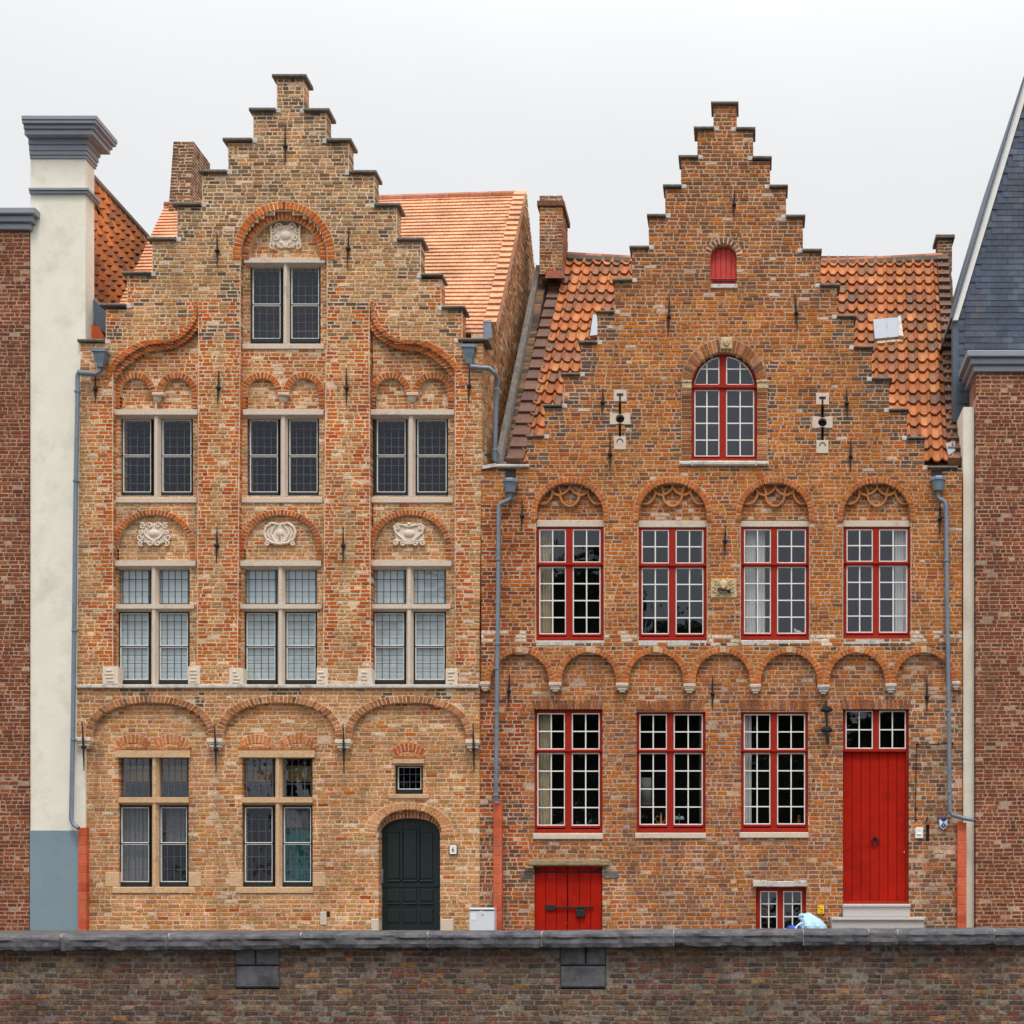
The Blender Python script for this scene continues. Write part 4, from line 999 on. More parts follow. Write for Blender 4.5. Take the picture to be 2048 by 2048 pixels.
# carved crest plaque
m1 = MB(); m1.pbox(1421.5, 1473, 1157, 1195.5, -.015, .1, ch=.008); x0, z0 = fx(1447), fz(1174)
m1.dome(x0, z0 + .03, .07, .075, -.015, .05, 12, 4); m1.dome(x0, z0 - .02, .03, .03, -.05, .03, 8, 3)
for s_ in (-1, 1):
    for (ax, az, r) in ((.12,.06,.045),(.14,-.05,.05),(.1,-.11,.03)): m1.tube([(x0 + s_ * p, -.02, z0 + q) for p, q in spiral(ax, az, r, 1, 1.2)], .012, 6)
pq = m1.build('stone_plaque', M['crest'], RH)
m1 = MB(); m1.tube([(x0 + a, -.045, z0 + b) for a, b in ((-.08,-.03),(-.07,-.08),(-.02,-.115),(.04,-.1),(.06,-.07),(.09,-.06),(.1,-.1))], [.014,.008,.006,.006,.012,.022,.016], 6); m1.tube([(x0 + a, -.045, z0 + b) for a, b in ((-.08,-.03),(-.02,-.06),(.06,-.06))], .011, 6); m1.build('iron_ring', M['iron'], pq)
for a in ((1469,381,434,1467),(1339,593,669,1336),(1590,588,660,1595),(1206,776,830,1204),(1220,872,942),(1693,777,833,1695),(1702,877,945,1701),(1044.5,999,1062,1043),(1451,1050,1111,1449.5),(1880,1000,1072)): anchor(RH, a[0], a[1], a[2], a[3] if len(a) > 3 else None)
for a in ((1019,1348,1413,1016),(1425,1354,1418,1425),(1854,1362,1422,1854)): anchor(RH, a[0], a[1], a[2], a[3], .07)
# door with transom light
yq = dR + .09
m1 = MB()
m1.pbox(1686, 1691, 1419, 1499, yq, yq + .1, ch=.004); m1.pbox(1746, 1758, 1419, 1499, yq, yq + .1, ch=.004); m1.pbox(1812, 1818, 1419, 1808, yq, yq + .1, ch=.004); m1.pbox(1686, 1818, 1418, 1421, yq, yq + .1)
m1.pbox(1686, 1812, 1497.5, 1503.5, yq - .02, yq + .1, ch=.006); m1.pbox(1686, 1818, 1802, 1808, yq - .012, yq + .1, ch=.008)
dw = m1.build('door_frame', M['redf'], RH)
wh = MB(); gl = MB()
for (a, b) in ((1691, 1746), (1758, 1812)):
    x0, x1, z0, z1 = fx(a, yq), fx(b, yq), fz(1497.5, yq), fz(1421, yq)
    bars(wh, x0, x1, z0, z1, .018, yq + .012, yq + .05); xm = (x0 + x1) / 2; zm = (z0 + z1) / 2
    wh.box(xm - .009, xm + .009, yq + .014, yq + .045, z0 + .018, z1 - .018); wh.box(x0 + .018, x1 - .018, yq + .015, yq + .044, zm - .009, zm + .009)
    gl.add([(x0, yq + .03, z0), (x1, yq + .03, z0), (x1, yq + .03, z1), (x0, yq + .03, z1)], [(0, 1, 2, 3)])
wh.build('glazing_bar', M['wht'], dw); gl.build('pane', M['glass'], dw); room(dw, fx(1680), fx(1822), fz(1505), fz(1415), yq + .12, .9)
m1 = MB()
for i in range(7):
    a = 1686 + i * 18; w = 18
    m1.pbox(a + .35, a + w - .35, 1503.5, 1802, yq + .045, yq + .1, ch=.005)
dr = m1.build('door', M['red'], RH)
m1 = MB(); yk = yq + .03; cx, cz = fx(1750, yk), fz(1683, yk)
m1.tube([(cx + .052 * math.cos(t), yk - .012, cz + .052 * math.sin(t)) for t in [i * math.pi / 9 for i in range(19)]], .011, 6); m1.dome(cx, cz + .062, .028, .028, yk, .04, 8, 3); m1.build('door_knocker', M['iron'], dr)
m1 = MB(); m1.dome(fx(1809, yk), fz(1705, yk), .016, .028, yq + .045, .02, 8, 3); m1.build('lock_plate', M['brass'], dr)
for (a, b, t, u, pr) in ((1684.5,1819.5,1808,1834,.16),(1660,1843,1834.5,1864,.46)):
    m1 = MB(); m1.box(fx(a + 1), fx(b - 1), -pr + .03, .1, 0 if u > 1850 else fz(u), fz(t + 6), ch=.006); m1.box(fx(a), fx(b), -pr, .12, fz(t + 6.2), fz(t), ch=.012); m1.build('doorstep', M['step'], RH)
# cellar doors
yc2 = dR + .06
m1 = MB()
for (a, b, s_) in ((1069.5,1134.3,0),(1135.7,1204,1)):
    n = 3
    for i in range(n): m1.pbox(a + (b - a) * i / n + .35, a + (b - a) * (i + 1) / n - .35, 1732, 1866, yc2, yc2 + .06, ch=.005)
dd = m1.build('cellar_door', M['red'], RH)
m1 = MB()
m1.tube([P(1069,1743,yc2-.012), P(1133,1744,yc2-.012)], [.016,.009], 6); m1.tube([P(1204,1743,yc2-.012), P(1139,1744,yc2-.012)], [.016,.009], 6)
for x in (1076,1196): m1.dome(fx(x, yc2), fz(1742.5, yc2), .042, .036, yc2, .03, 10, 3)
m1.build('strap_hinge', M['iron'], dd)
m1 = MB(); m1.pbox(1091,1109.5,1809.5,1821,yc2-.03,yc2,ch=.005); m1.tube([P(1109,1815,yc2-.03), P(1160,1815,yc2-.03), P(1187,1814,yc2-.03)], .014, 6); m1.pbox(1152,1170,1819,1834,yc2-.05,yc2,ch=.008); m1.pbox(1155,1167,1812,1820,yc2-.03,yc2,ch=.004); m1.build('bolt_lock', M['iron'], dd)
m1 = MB(); m1.tube([P(1104.5 + 6 * math.cos(i * math.pi / 6), 1751 + 4.4 * math.sin(i * math.pi / 6), yc2 - .006) for i in range(13)], .006, 5); m1.build('oval_plate', M['redv'], dd)
m1 = MB(); m1.pbox(1055.5,1218.5,1719,1731,-.01,.2,ch=.014); m1.pbox(1049,1066,1731,1737.5,.0,.2,ch=.01); m1.build('lintel', M['lint'], RH)
for (a, b) in ((1041,1067),(1206.5,1236)):
    m1 = MB(); m1.pbox(a, b, 1742, 1757, dR - .01, dR + .1, ch=.008); m1.build('pintle_stone', M['cap'], RH)
redwin(RH, (1512,1612,1775,1866), (1555,1566), dR, None, 7, rows=(3,), fw=8, top=7, label='low cellar window beside the blue bag')
m1 = MB(); m1.pbox(1506,1535,1761,1773.5,-.012,.2,ch=.012); m1.pbox(1535,1588,1762,1774,-.006,.2,ch=.012); m1.pbox(1588,1615,1761,1773,-.012,.2,ch=.012); m1.build('lintel', M['sill'], RH)
# iron bracket by the door, wall cable
m1 = MB(); yb_ = -.04; m1.tube([P(1651.5,1401,yb_), P(1652,1414,yb_), P(1653,1430,yb_), P(1654,1455,yb_), P(1655,1470,yb_), P(1655,1488,yb_)], [.012,.03,.02,.016,.034,.02], 8)
for y_ in (1421, 1461.5):
    m1.tube([P(1641,y_,yb_), P(1648,y_ - 3,yb_), P(1653,y_,yb_), P(1659,y_ - 3,yb_), P(1665,y_,yb_)], [.02,.045,.03,.045,.02], 8)
    m1.tube([P(1653,y_,yb_), P(1653,y_,.1)], .02, 6)
m1.build('iron_bracket', M['iron'], RH)
m1 = MB(); m1.tube([P(1831,1489,.05), P(1905,1487.5,.05)], .009, 5); m1.tube([P(1833,1489,.05), P(1832,1560,.052), P(1831,1610,.05), P(1831.5,1644,.05)], .008, 5); m1.tube([P(1877,1487,.05), P(1878,1478,.05)], .006, 5)
for p in ((1836,1488.5),(1905,1487.5),(1832,1617),(1832,1640)): m1.dome(fx(p[0], .06), fz(p[1], .06), .02, .025, .06, .03, 8, 3)
m1.build('wall_cable', M['iron'], RH)
m1 = MB(); m1.pbox(1852.3,1858.4,1648.5,1679.5,.12,.2); m1.tube([P(1852,1642,.06), P(1856,1634,.05), P(1853,1635,.05)], .01, 5); m1.build('letter_slot', M['iron'], RH)
# downpipes
m1 = MB()
pL = pipe(RH, [P(1021,984,yp), P(1021.5,996,yp), P(1018,1000,yp), P(1001,1007,yp), P(998,1014,yp), P(997,1100,yp), P(996,1200,yp), P(994,1400,yp), P(992.5,1560,yp), P(992,1600,yp), P(993,1605,yp + .02)], .034,
     [P(996.5,1119,yp), P(995,1288,yp), P(993.5,1337,yp), P(993,1424,yp), P(992.3,1590,yp)], (986.5, 1003.5, 1602, 1866, -.03), (P(1020.5,959,yp), .125, .21), 1)
pR = pipe(RH, [P(1876,980,yp), P(1876,994,yp), P(1879,998,yp), P(1889,1003,yp), P(1892,1012,yp), P(1894,1200,yp), P(1896,1300,yp), P(1898,1450,yp), P(1899,1600,yp), P(1899,1622,yp), P(1904,1630,yp), P(1930,1637,yp), P(1948,1640,yp)], .034,
     [P(1893,1121,yp), P(1895,1421,yp), P(1898,1584,yp)], (1915, 1933, 1645, 1866, -.03), (P(1876.5,955,yp), .125, .21), 1)
for (a, b, t, u) in ((1011,1031,938,960),(1863,1884,940,955)):
    m1 = MB(); m1.pbox(a, b, t, u, -.012, .02); m1.build('gutter_outlet', M['iron'], RH)
# pantile roof
y0q, y1q = .36, 4.5
def zat(py, d): return fz(py, d)
EL, ER_, RL, RR2 = P(1040, 928, y0q), P(1908, 926, y0q), P(1136, 516, y1q), P(1884, 518, y1q)
mb = MB(); quad_tiles(mb, EL, ER_, RL, RR2, 20, 40, pant, kind='pan')
roof = mb.build('roof', M['tile'], RH)
mb = MB(); dn = Vector((0, .05, -.10))
mb.hexa([tuple(Vector(p) + dn * 1.5) for p in (EL, ER_, RR2, RL)], [tuple(Vector(p) + dn * .4) for p in (EL, ER_, RR2, RL)])
mb.hexa([RL, RR2, (RR2[0] + .1, 8.6, ER_[2]), (RL[0], 8.6, EL[2])], [tuple(Vector(p) + Vector((0, 0, .05))) for p in (RL, RR2, (RR2[0] + .1, 8.6, ER_[2]), (RL[0], 8.6, EL[2]))]); mb.build('roof_boarding', M['wood'], RH)
mb = MB(); n = 22
for i in range(n):                                                  # sagging ridge
    t0, t1 = i / n, (i + .99) / n; sg_ = lambda t: Vector((0, 0, -.13 * math.sin(math.pi * t)))
    p, q = Vector(RL).lerp(Vector(RR2), t0) + sg_(t0), Vector(RL).lerp(Vector(RR2), t1) + sg_(t1)
    mb.tube([p + Vector((0, 0, .03)), q + Vector((0, 0, .022))], [.085, .092], 10, chooser([(186,112,84),(150,96,76),(196,128,98)])())
mb.build('ridge_tiles', M['tile'], roof)
mb = MB(); mb.tube([Vector(RL).lerp(Vector(RR2), i / 10) + Vector((0, -.07, -.06 - .13 * math.sin(math.pi * i / 10))) for i in range(11)], .1, 8, c8(96, 88, 78)); mb.build('ridge_mortar', M['tile'], roof)
vd = chooser(warm=False, rows=[(112,86,76),(98,76,70),(128,96,80),(120,88,72)])
def verge(a, b, n, w, name, h=.05):
    mb = MB(); a, b = Vector(a), Vector(b)
    for i in range(n):
        p, q = a.lerp(b, i / n), a.lerp(b, (i + 1.1) / n); W = Vector((w / 2, 0, 0)); up = Vector((0, -h, h)) * 1.0; lo = Vector((0, -h * .45, h * .45))
        mb.hexa([tuple(p - W), tuple(p + W), tuple(q + W), tuple(q - W)], [tuple(p - W + up), tuple(p + W + up), tuple(q + W + lo), tuple(q - W + lo)], vd())
    mb.build(name, M['tile'], roof)
verge(P(1031,926,y0q), P(1125,530,y1q), 19, .27, 'verge_tiles', .06)
verge(P(1908,930,y0q), P(1884,516,y1q), 24, .20, 'verge_tiles', .09)
# parapet walls along both roof edges
def rakewall(a, b, w, pal, name):
    a, b = Vector(a), Vector(b); mb = MB(); n = 62
    for i in range(n):
        p, q = a.lerp(b, i / n), a.lerp(b, (i + .86) / n)
        W = Vector((w / 2, 0, 0)); dn = Vector((0, 0, -.8)); j = Vector((R.uniform(-.012, .012), 0, R.uniform(-.012, .012)))
        mb.hexa([tuple(p - W + dn), tuple(p + W + dn), tuple(q + W + dn), tuple(q - W + dn)], [tuple(p - W + j), tuple(p + W + j), tuple(q + W + j), tuple(q - W + j)], pal())
    W = Vector((w / 2 - .01, 0, 0)); dn = Vector((0, 0, -.9)); e = Vector((0, 0, -.016))
    mb.hexa([tuple(a - W + dn), tuple(a + W + dn), tuple(b + W + dn), tuple(b - W + dn)], [tuple(a - W + e), tuple(a + W + e), tuple(b + W + e), tuple(b - W + e)], mRl)
    mb.build(name, M['brick'], RH)
rakewall(P(1011,926,y0q), P(1090,528,y1q - .1), .17, chooser(warm=False, rows=[(70,60,54),(90,74,62),(120,92,70),(60,54,50),(140,106,76)]), 'rake_wall')
rakewall(P(1919,930,y0q), P(1894,512,y1q), .12, chooser(warm=False, rows=[(110,82,66),(130,92,70),(92,74,64)]), 'rake_wall')
m1 = MB(); m1.hexa([P(996,928,.2), P(1006,928,.2), P(1084,545,4.3), P(1076,545,4.3)], [P(994,900,.2), P(1003,912,.2), P(1082,530,4.3), P(1072,530,4.3)]); m1.build('valley_gutter', M['cap'], RH)
# chimneys
yc = 3.7
stack(RH, 'chimney', (fx(1079, yc), fx(1124.5, yc)), yc, yc + .85, fz(391, yc), fz(548, yc), lambda: rhlow() if R.random() < .5 else (sandtop() if R.random() < .6 else rhpier()), M['brick'], band=fz(408, yc), taper=.0)
m1 = MB(); m1.hexa([P(1090,556,3.55), P(1130,556,3.55), P(1130,556,4.0), P(1090,556,4.0)], [P(1094,541,3.6), P(1126,541,3.6), P(1126,541,4.0), P(1094,541,4.0)], c8(150,84,60)); m1.build('chimney_flashing', M['tile'], RH)
yc = 4.7
stack(RH, 'gable_pier', (fx(1876, yc), fx(1904, yc)), yc, yc + .4, fz(476, yc), fz(540, yc), dkmix, M['brick'])
m1 = MB(); m1.box(fx(1871, yc), fx(1909, yc), yc - .06, yc + .46, fz(478, yc), fz(471, yc), ch=.01); m1.build('cap_stone', M['cap'], RH)
# roof hatch and zinc patches
def onroof(px, py, h):
    # point on the roof plane seen at px,py, lifted by h
    EL_, RL_ = Vector(P(1500, 927, y0q)), Vector(P(1500, 517, y1q))
    sl = (RL_.z - EL_.z) / (RL_.y - EL_.y)
    k = (YV - py) / S; # z = ZE + k*(1+d/D) ; z = EL.z + sl*(d-y0q)
    d = (EL_.z - sl * y0q - ZE - k) / (k / D - sl)
    p = Vector(P(px, py, d)); nn = Vector((0, -sl, 1)).normalized()
    return tuple(p + nn * h)
m1 = MB(); q = [(1748,689),(1802,684),(1797,646),(1745,650)]
m1.hexa([onroof(x, y, -.02) for x, y in q], [onroof(x + (1 if i in (0, 3) else -1), y, .11) for i, (x, y) in enumerate(q)]); hb = m1.build('roof_hatch', M['bluezinc'], roof)
m1 = MB(); q = [(1752,694),(1806,689),(1803,684),(1750,689)]; m1.hexa([onroof(x, y, .0) for x, y in q], [onroof(x, y, .07) for x, y in q]); m1.build('hatch_apron', M['crest'], hb)
m1 = MB(); q = [(1796,684),(1806,686),(1800,645),(1795,646)]; m1.hexa([onroof(x, y, .0) for x, y in q], [onroof(x, y, .13) for x, y in q]); m1.tube([onroof(1772,650,.112), onroof(1776,686,.112)], .006, 4); m1.build('hatch_frame', M['sill'], hb)
m1 = MB(); q = [(1181,684),(1196,682),(1196,642),(1187,642)]; m1.hexa([onroof(x, y, .0) for x, y in q], [onroof(x, y, .12) for x, y in q]); m1.build('roof_light', M['bluezinc'], roof)
m1 = MB(); q = [(1896,921),(1909,912),(1909,892),(1890,897)]; m1.hexa([onroof(x, y, .05) for x, y in q], [onroof(x, y, .1) for x, y in q]); m1.build('zinc_patch', M['bluezinc'], roof)
m1 = MB(); m1.box(fx(962.5), fx(962.5) + .2, .32, 8.6, 0, fz(930, .3)); m1.box(fx(1925) - .2, fx(1925), .32, 8.6, 0, fz(935, .3)); m1.box(fx(962.5), fx(1925), 8.4, 8.6, 0, fz(935, .3)); m1.build('rear_wall', M['sand'], RH)
# ================================================================== cream building on the left
CB_ = thing('town_house', 'narrow cream rendered building with grey moulded cornice and blue-grey base', 'building', (fx(60), .05, 0))
yf = .03
m1 = MB()
def wall_with_holes(m1, x0, x1, y0, y1, z0, z1, holes):
    xs = sorted({x0, x1, *[h[0] for h in holes], *[h[1] for h in holes]}); zs = sorted({z0, z1, *[h[2] for h in holes], *[h[3] for h in holes]})
    for i in range(len(xs) - 1):
        for j in range(len(zs) - 1):
            cx_, cz_ = (xs[i] + xs[i + 1]) / 2, (zs[j] + zs[j + 1]) / 2
            if not any(h[0] < cx_ < h[1] and h[2] < cz_ < h[3] for h in holes): m1.box(xs[i], xs[i + 1], y0, y1, zs[j], zs[j + 1])
wall_with_holes(m1, fx(59), fx(171, yf), yf, .35, fz(1661, yf), fz(300, yf), [])
m1.box(fx(59), fx(171, yf) - .02, 3, 7, fz(1661, yf), fz(640, yf)); m1.box(fx(171, yf) - .3, fx(171, yf) - .02, .35, 7, fz(1661, yf), fz(640, yf)); m1.build('wall', M['cream'], CB_)
m1 = MB(); m1.box(fx(59), fx(156.5, yf - .02), yf - .02, .5, 0, fz(1661, yf)); m1.build('plinth', M['plinth'], CB_)
m1 = MB()
for (o, t, u) in ((38,250,258),(36,258,264),(30,264,272),(26,272,282),(10,282,293),(7,293,304),(5,304,312),(3,312,318)):
    e = o / S; m1.box(fx(59), fx(171, yf) + e, yf - e, .36 + e * .55, fz(u, yf - e * .0), fz(t, yf), ch=.006)
m1.build('cornice', M['cornice'], CB_)
m1 = MB()
for (o, t, u) in ((9,379,384),(6,384,389)):
    e = o / S; m1.box(fx(59), fx(171, yf) + e, yf - e, .36 + e, fz(u, yf), fz(t, yf), ch=.005)
m1.build('string_course', M['cornice'], CB_)
mb = MB(); quad_tiles(mb, (-10.32, .42, 9.2), (-10.32, 9.5, 9.2), (-11.5, .42, 13.02), (-11.5, 9.5, 13.02), 15, 42, chooser([(192,104,58,2),(172,90,52,2),(150,82,54,1.4),(206,118,70,1),(120,78,60,.8)]), kind='pan', keep=lambda p: p[1] > 2.3 or p[2] < 12.35)
rf = mb.build('roof', M['tile'], CB_)
mb = MB(); mb.tube([(-11.5, 2.6, 13.08), (-11.5, 9.5, 13.08)], .09, 8, c8(120, 100, 88)); mb.build('ridge_tiles', M['tile'], rf)
mb = MB(); mb.hexa([(-11.9, 2.5, 9.2), (-10.36, 2.5, 9.1), (-10.36, 9.5, 9.1), (-11.9, 9.5, 9.2)], [(-11.6, 2.5, 12.9), (-11.48, 2.5, 12.9), (-11.48, 9.5, 12.9), (-11.6, 9.5, 12.9)]); mb.build('roof_boarding', M['wood'], CB_)
# ================================================================== white house on the right
WH = thing('town_house', 'narrow white rendered house with dark slate-clad gable and pale bargeboard at right', 'building', (fx(2000), .6, 0))
xa = fx(1926.5, .15); za = fz(832, .6)
m1 = MB(); wall_with_holes(m1, xa, fx(1951), .15, .6, 0, za, []); m1.box(xa, fx(1951), 3, 7, 0, za); m1.box(xa, xa + .2, .6, 3, 0, za); m1.build('wall', M['cream'], WH)
m1 = MB(); m1.poly([(fx(1906, .9), za), (7.2, za), (7.2, fz(130, .9)), (fx(2061, .9), fz(130, .9)), (fx(1906, .9), fz(640, .9))], .9, 1.1); sc_ = m1.build('slate_cladding', M['slate'], WH)
ex = lambda z: fx(1906, .9) + max(0, (z - fz(640, .9)) / (fz(380, .9) - fz(640, .9))) * (fx(1985, .9) - fx(1906, .9))
mb = MB(); quad_tiles(mb, (fx(1907, .9), .895, za), (7.2, .895, za), (fx(1907, .9), .895, fz(140, .9)), (7.2, .895, fz(140, .9)), 58, 22, chooser([(84,94,110,2),(74,84,100,2),(96,104,118,1)], False), th=.008, lift=.012, keep=lambda p: p[0] > ex(p[2]) + .1); mb.build('slates', M['tile'], sc_)
m1 = MB(); a, b = P(1905, 640, .85), P(2060, 130, .85)
m1.hexa([a, (a[0] + .09, a[1], a[2]), (a[0] + .09, 1.15, a[2]), (a[0], 1.15, a[2])], [b, (b[0] + .09, b[1], b[2]), (b[0] + .09, 1.15, b[2]), (b[0], 1.15, b[2])]); m1.build('bargeboard', M['wht'], WH)
m1 = MB(); m1.hexa([(a[0] - .03, .8, a[2] + .02), (a[0], .8, a[2] + .02), (a[0], 6, a[2] + .02), (a[0] - .03, 6, a[2] + .02)], [(b[0] - .03, .8, b[2] + .04), (b[0], .8, b[2] + .04), (b[0], 6, b[2] + .04), (b[0] - .03, 6, b[2] + .04)]); m1.build('roof', M['slate'], WH)
redp = chooser([(150,78,58,3),(134,66,50,3),(118,58,46,2),(164,92,68,1.4),(100,56,48,1)])
for (a, b, tp, lab) in ((-15.5, fx(58), fz(436), 'dark red brick house with grey cornice at the far left beyond the cream building'), (fx(1952), 8.2, fz(720), 'low dark red brick house at the far right in front of the slate gable')):
    h = thing('brick_house', lab, 'house', ((a + b) / 2, 0, 0))
    mb = MB(); field(mb, 0, None, (0.0, tp), lambda z: [(a, b)], lambda x, z, k, da, db, L: redp() if R.random() > .04 else None, vary(c8(176, 146, 124), .12), dep=.3, ch=.062)
    mb.box(a + .01, b - .01, .012, .8, 0, tp - .01, c8(150, 118, 100)); mb.build('wall', M['brick'], h)
    m1 = MB()
    for (o, t, u) in ((.05, -.2, -.1), (.1, -.1, .0), (.16, .0, .1)): m1.box(a - (o if a > 0 else 0), b + (o if a < 0 else 0), -o, .82, tp + t + .002, tp + u, ch=.012)
    m1.build('cornice', M['cornice'], h)
# ================================================================== signs and small things on the walls
def plate(name, label, cat, outline, y, th, m):
    m1 = MB(); m1.poly([(fx(a, y), fz(b, y)) for a, b in outline], y, y + th, ch=.002, back=True)
    return tag(m1.build(name, M[m]), label, cat)
def rr(a, b, t, u, r=2):
    o = []
    for cx, cy, s in ((b - r, u - r, 270), (b - r, t + r, 0), (a + r, t + r, 90), (a + r, u - r, 180)):
        for k in range(4):
            q = math.radians(s + k * 30); o.append((cx + r * math.cos(q), cy - r * math.sin(q)))
    return o
def text(s, px, py, h, y, m, par, wscale=1.0):
    cu = bpy.data.curves.new('numeral', 'FONT'); cu.body = s; cu.size = h / S * 1.42; cu.align_x = 'CENTER'; cu.extrude = .0015
    o = bpy.data.objects.new('tmp', cu); C.objects.link(o)
    dg = bpy.context.evaluated_depsgraph_get(); me = bpy.data.meshes.new_from_object(o.evaluated_get(dg))
    bpy.data.objects.remove(o)
    x0, z0 = fx(px, y), fz(py, y)
    for v in me.vertices: v.co = (x0 + v.co.x * wscale, y - v.co.z, z0 + v.co.y)
    me.materials.clear(); me.materials.append(M[m])
    n = bpy.data.objects.new('numeral', me); C.objects.link(n); n.parent = par
    return n
ps = plate('house_number_sign', 'white enamel plate with number 6 beside green arched door', 'sign', rr(898, 914.5, 1688, 1709.5, 2.2), dG - .035, .02, 'black')
m1 = MB(); m1.poly([(fx(a, dG - .037), fz(b, dG - .037)) for a, b in rr(899.4, 913.1, 1689.4, 1708.1, 1.6)], dG - .038, dG - .034); m1.build('enamel_face', M['wht'], ps)
text('6', 906.2, 1703.5, 9.2, dG - .040, 'black', ps, .85)
sg_ = plate('heritage_shield', 'small blue and white pointed shield on brick wall under the downpipe elbow', 'sign', [(1878, 1652), (1887, 1660.5), (1896, 1652), (1896, 1636), (1878, 1636)], dR - .04, .02, 'blue')
y = dR - .042
for pts in ([(1879,1651.5),(1879,1637.5),(1886.2,1644.2)], [(1895,1637.5),(1895,1651.5),(1887.8,1644.2)], [(1879.2,1651.8),(1880.2,1651.2),(1887,1657.6),(1893.8,1651.2),(1894.8,1651.8),(1887,1659.2)], [(1886,1644),(1887,1643),(1888,1644),(1887,1645)], [(1879,1651.5),(1885.8,1645.2),(1886.4,1645.8),(1880,1652)], [(1894,1652),(1887.6,1645.8),(1888.2,1645.2),(1895,1651.5)]):
    q = [(fx(a, y), fz(b, y)) for a, b in pts]
    if sum(q[j][0] * q[(j + 1) % len(q)][1] - q[(j + 1) % len(q)][0] * q[j][1] for j in range(len(q))) < 0: q.reverse()
    m1 = MB(); m1.poly(q, y, y + .003); m1.build('emblem_white', M['wht'], sg_)
m1 = MB(); m1.dome(fx(1887, y), fz(1651, y), .018, .018, y + .002, .004, 8, 2); m1.build('emblem_dot', M['bluel'], sg_)
yl = plate('marker_plate', 'small yellow marker plate on brick wall above the blue bag', 'sign', rr(1635, 1648, 1811, 1827.5, 1.6), dR - .03, .015, 'yellow')
m1 = MB(); y = dR - .033
for (a, b, t, u) in ((1636.3,1637.6,1813.5,1816.5),(1638.6,1640.2,1813.8,1815.4),(1637.4,1639,1819,1820.3),(1640,1642,1818.2,1819.6),(1642.6,1644.6,1817.4,1818.4),(1639.6,1640.6,1820,1821),(1643.6,1645,1818.6,1821.6),(1639.6,1641.4,1823.8,1825.2),(1642.2,1645,1823.6,1825)): m1.pbox(a, b, t, u, y, y + .004)
m1.build('marker_print', M['black'], yl)
db = thing('doorbell', 'pale intercom box on the wall right of the red door', 'doorbell', P(1839, 1666, dR))
m1 = MB(); y = dR - .05; m1.pbox(1831, 1846.5, 1655, 1676.5, y, dR + .01, ch=.006); m1.build('case', M['wht'], db)
m1 = MB(); m1.pbox(1836.5, 1841.5, 1658, 1662.5, y - .003, y, ch=.002); m1.build('speaker_grille', M['cab'], db)
m1 = MB(); m1.pbox(1834.5, 1843, 1666, 1669.6, y - .014, y, ch=.008); m1.build('push_button', M['wht'], db)
uc = thing('utility_cabinet', 'white utility cabinet against the wall between the two houses', 'cabinet', P(963, 1862, -.1))
y = -.24; m1 = MB(); m1.box(fx(938.5, y), fx(988.5, y), y, .06, 0, fz(1821, y), ch=.008); m1.build('body', M['cab'], uc)
m1 = MB(); m1.box(fx(938, y), fx(988.8, y), y - .012, .065, fz(1820.4, y), fz(1815.5, y), ch=.012); m1.build('lid', M['cab'], uc)
m1 = MB(); m1.pbox(939.5, 959, 1820.2, 1821.6, y - .004, y + .01); m1.pbox(966, 987, 1820.2, 1821.6, y - .004, y + .01); m1.build('lid_gap', M['black'], uc)
m1 = MB(); m1.pbox(942, 952, 1827, 1840, y - .003, y, ch=.001); m1.build('sticker', M['wht'], uc)
m1 = MB(); m1.pbox(962.6, 963.6, 1829, 1831.6, y - .003, y + .001); m1.pbox(965, 967, 1828.4, 1829.2, y - .003, y + .001); m1.pbox(966.3, 967, 1829.2, 1831.2, y - .003, y + .001); m1.pbox(965, 966.3, 1830.8, 1831.4, y - .003, y + .001); m1.build('logo', M['lead'], uc)
# bags on the pavement
def blob(name, label, cx, y, z0, prof, m, sx=1.0, sy=.8, seed=0, n=28):
    mb = MB(); vs = []; fs = []
    for i, (r, z, ox) in enumerate(prof):
        for j in range(n):
            a = 2 * math.pi * j / n; k = 1 + .10 * noise.noise(Vector((math.cos(a) * 2 + seed, math.sin(a) * 2, z * 6))) + .05 * math.sin(a * 7 + z * 20 + seed) + .07 * abs(noise.noise(Vector((a * 3.1 + z * 9, z * 4, seed))))
            vs.append((cx + ox + r * sx * k * math.cos(a), y + r * sy * k * math.sin(a), z0 + z))
    for i in range(len(prof) - 1):
        for j in range(n):
            k = (j + 1) % n; fs.append((i * n + j, i * n + k, (i + 1) * n + k, (i + 1) * n + j))
    fs += [tuple(reversed(range(n))), tuple(range((len(prof) - 1) * n, len(prof) * n))]
    mb.add(vs, fs)
    return tag(mb.build(name, M[m]), label, 'bag')
yb2 = -.35; cx = fx(1626, yb2)
bg = blob('plastic_bag', 'tied light blue plastic rubbish bag below the yellow plate', cx, yb2, 0, [(.17,0,0),(.205,.03,.005),(.205,.08,.0),(.18,.13,-.01),(.145,.18,-.03),(.10,.22,-.055),(.06,.25,-.07),(.045,.275,-.075),(.02,.285,-.08)], 'bag', seed=2)
m1 = MB(); m1.tube([(cx - .10, yb2 - .02, .2), (cx - .15, yb2 - .02, .245), (cx - .19, yb2, .235), (cx - .195, yb2, .2), (cx - .15, yb2 - .03, .17)], [.02,.03,.035,.03,.03], 7); m1.build('tied_loop', M['bag'], bg, True)
cx = fx(1588, yb2)
bd = blob('plastic_bag', 'darker blue carrier bag with white handle lying beside pale blue bag', cx, yb2 - .02, 0, [(.1,0,0),(.125,.02,0),(.12,.05,0),(.10,.075,.0),(.08,.085,.0),(.02,.088,0)], 'bagd', seed=5)
m1 = MB(); m1.tube([(cx + .02, yb2 - .12, .04), (cx + .05, yb2 - .12, .085), (cx + .09, yb2 - .1, .115), (cx + .12, yb2 - .05, .12)], .012, 6); m1.build('handle', M['wht'], bd, True)
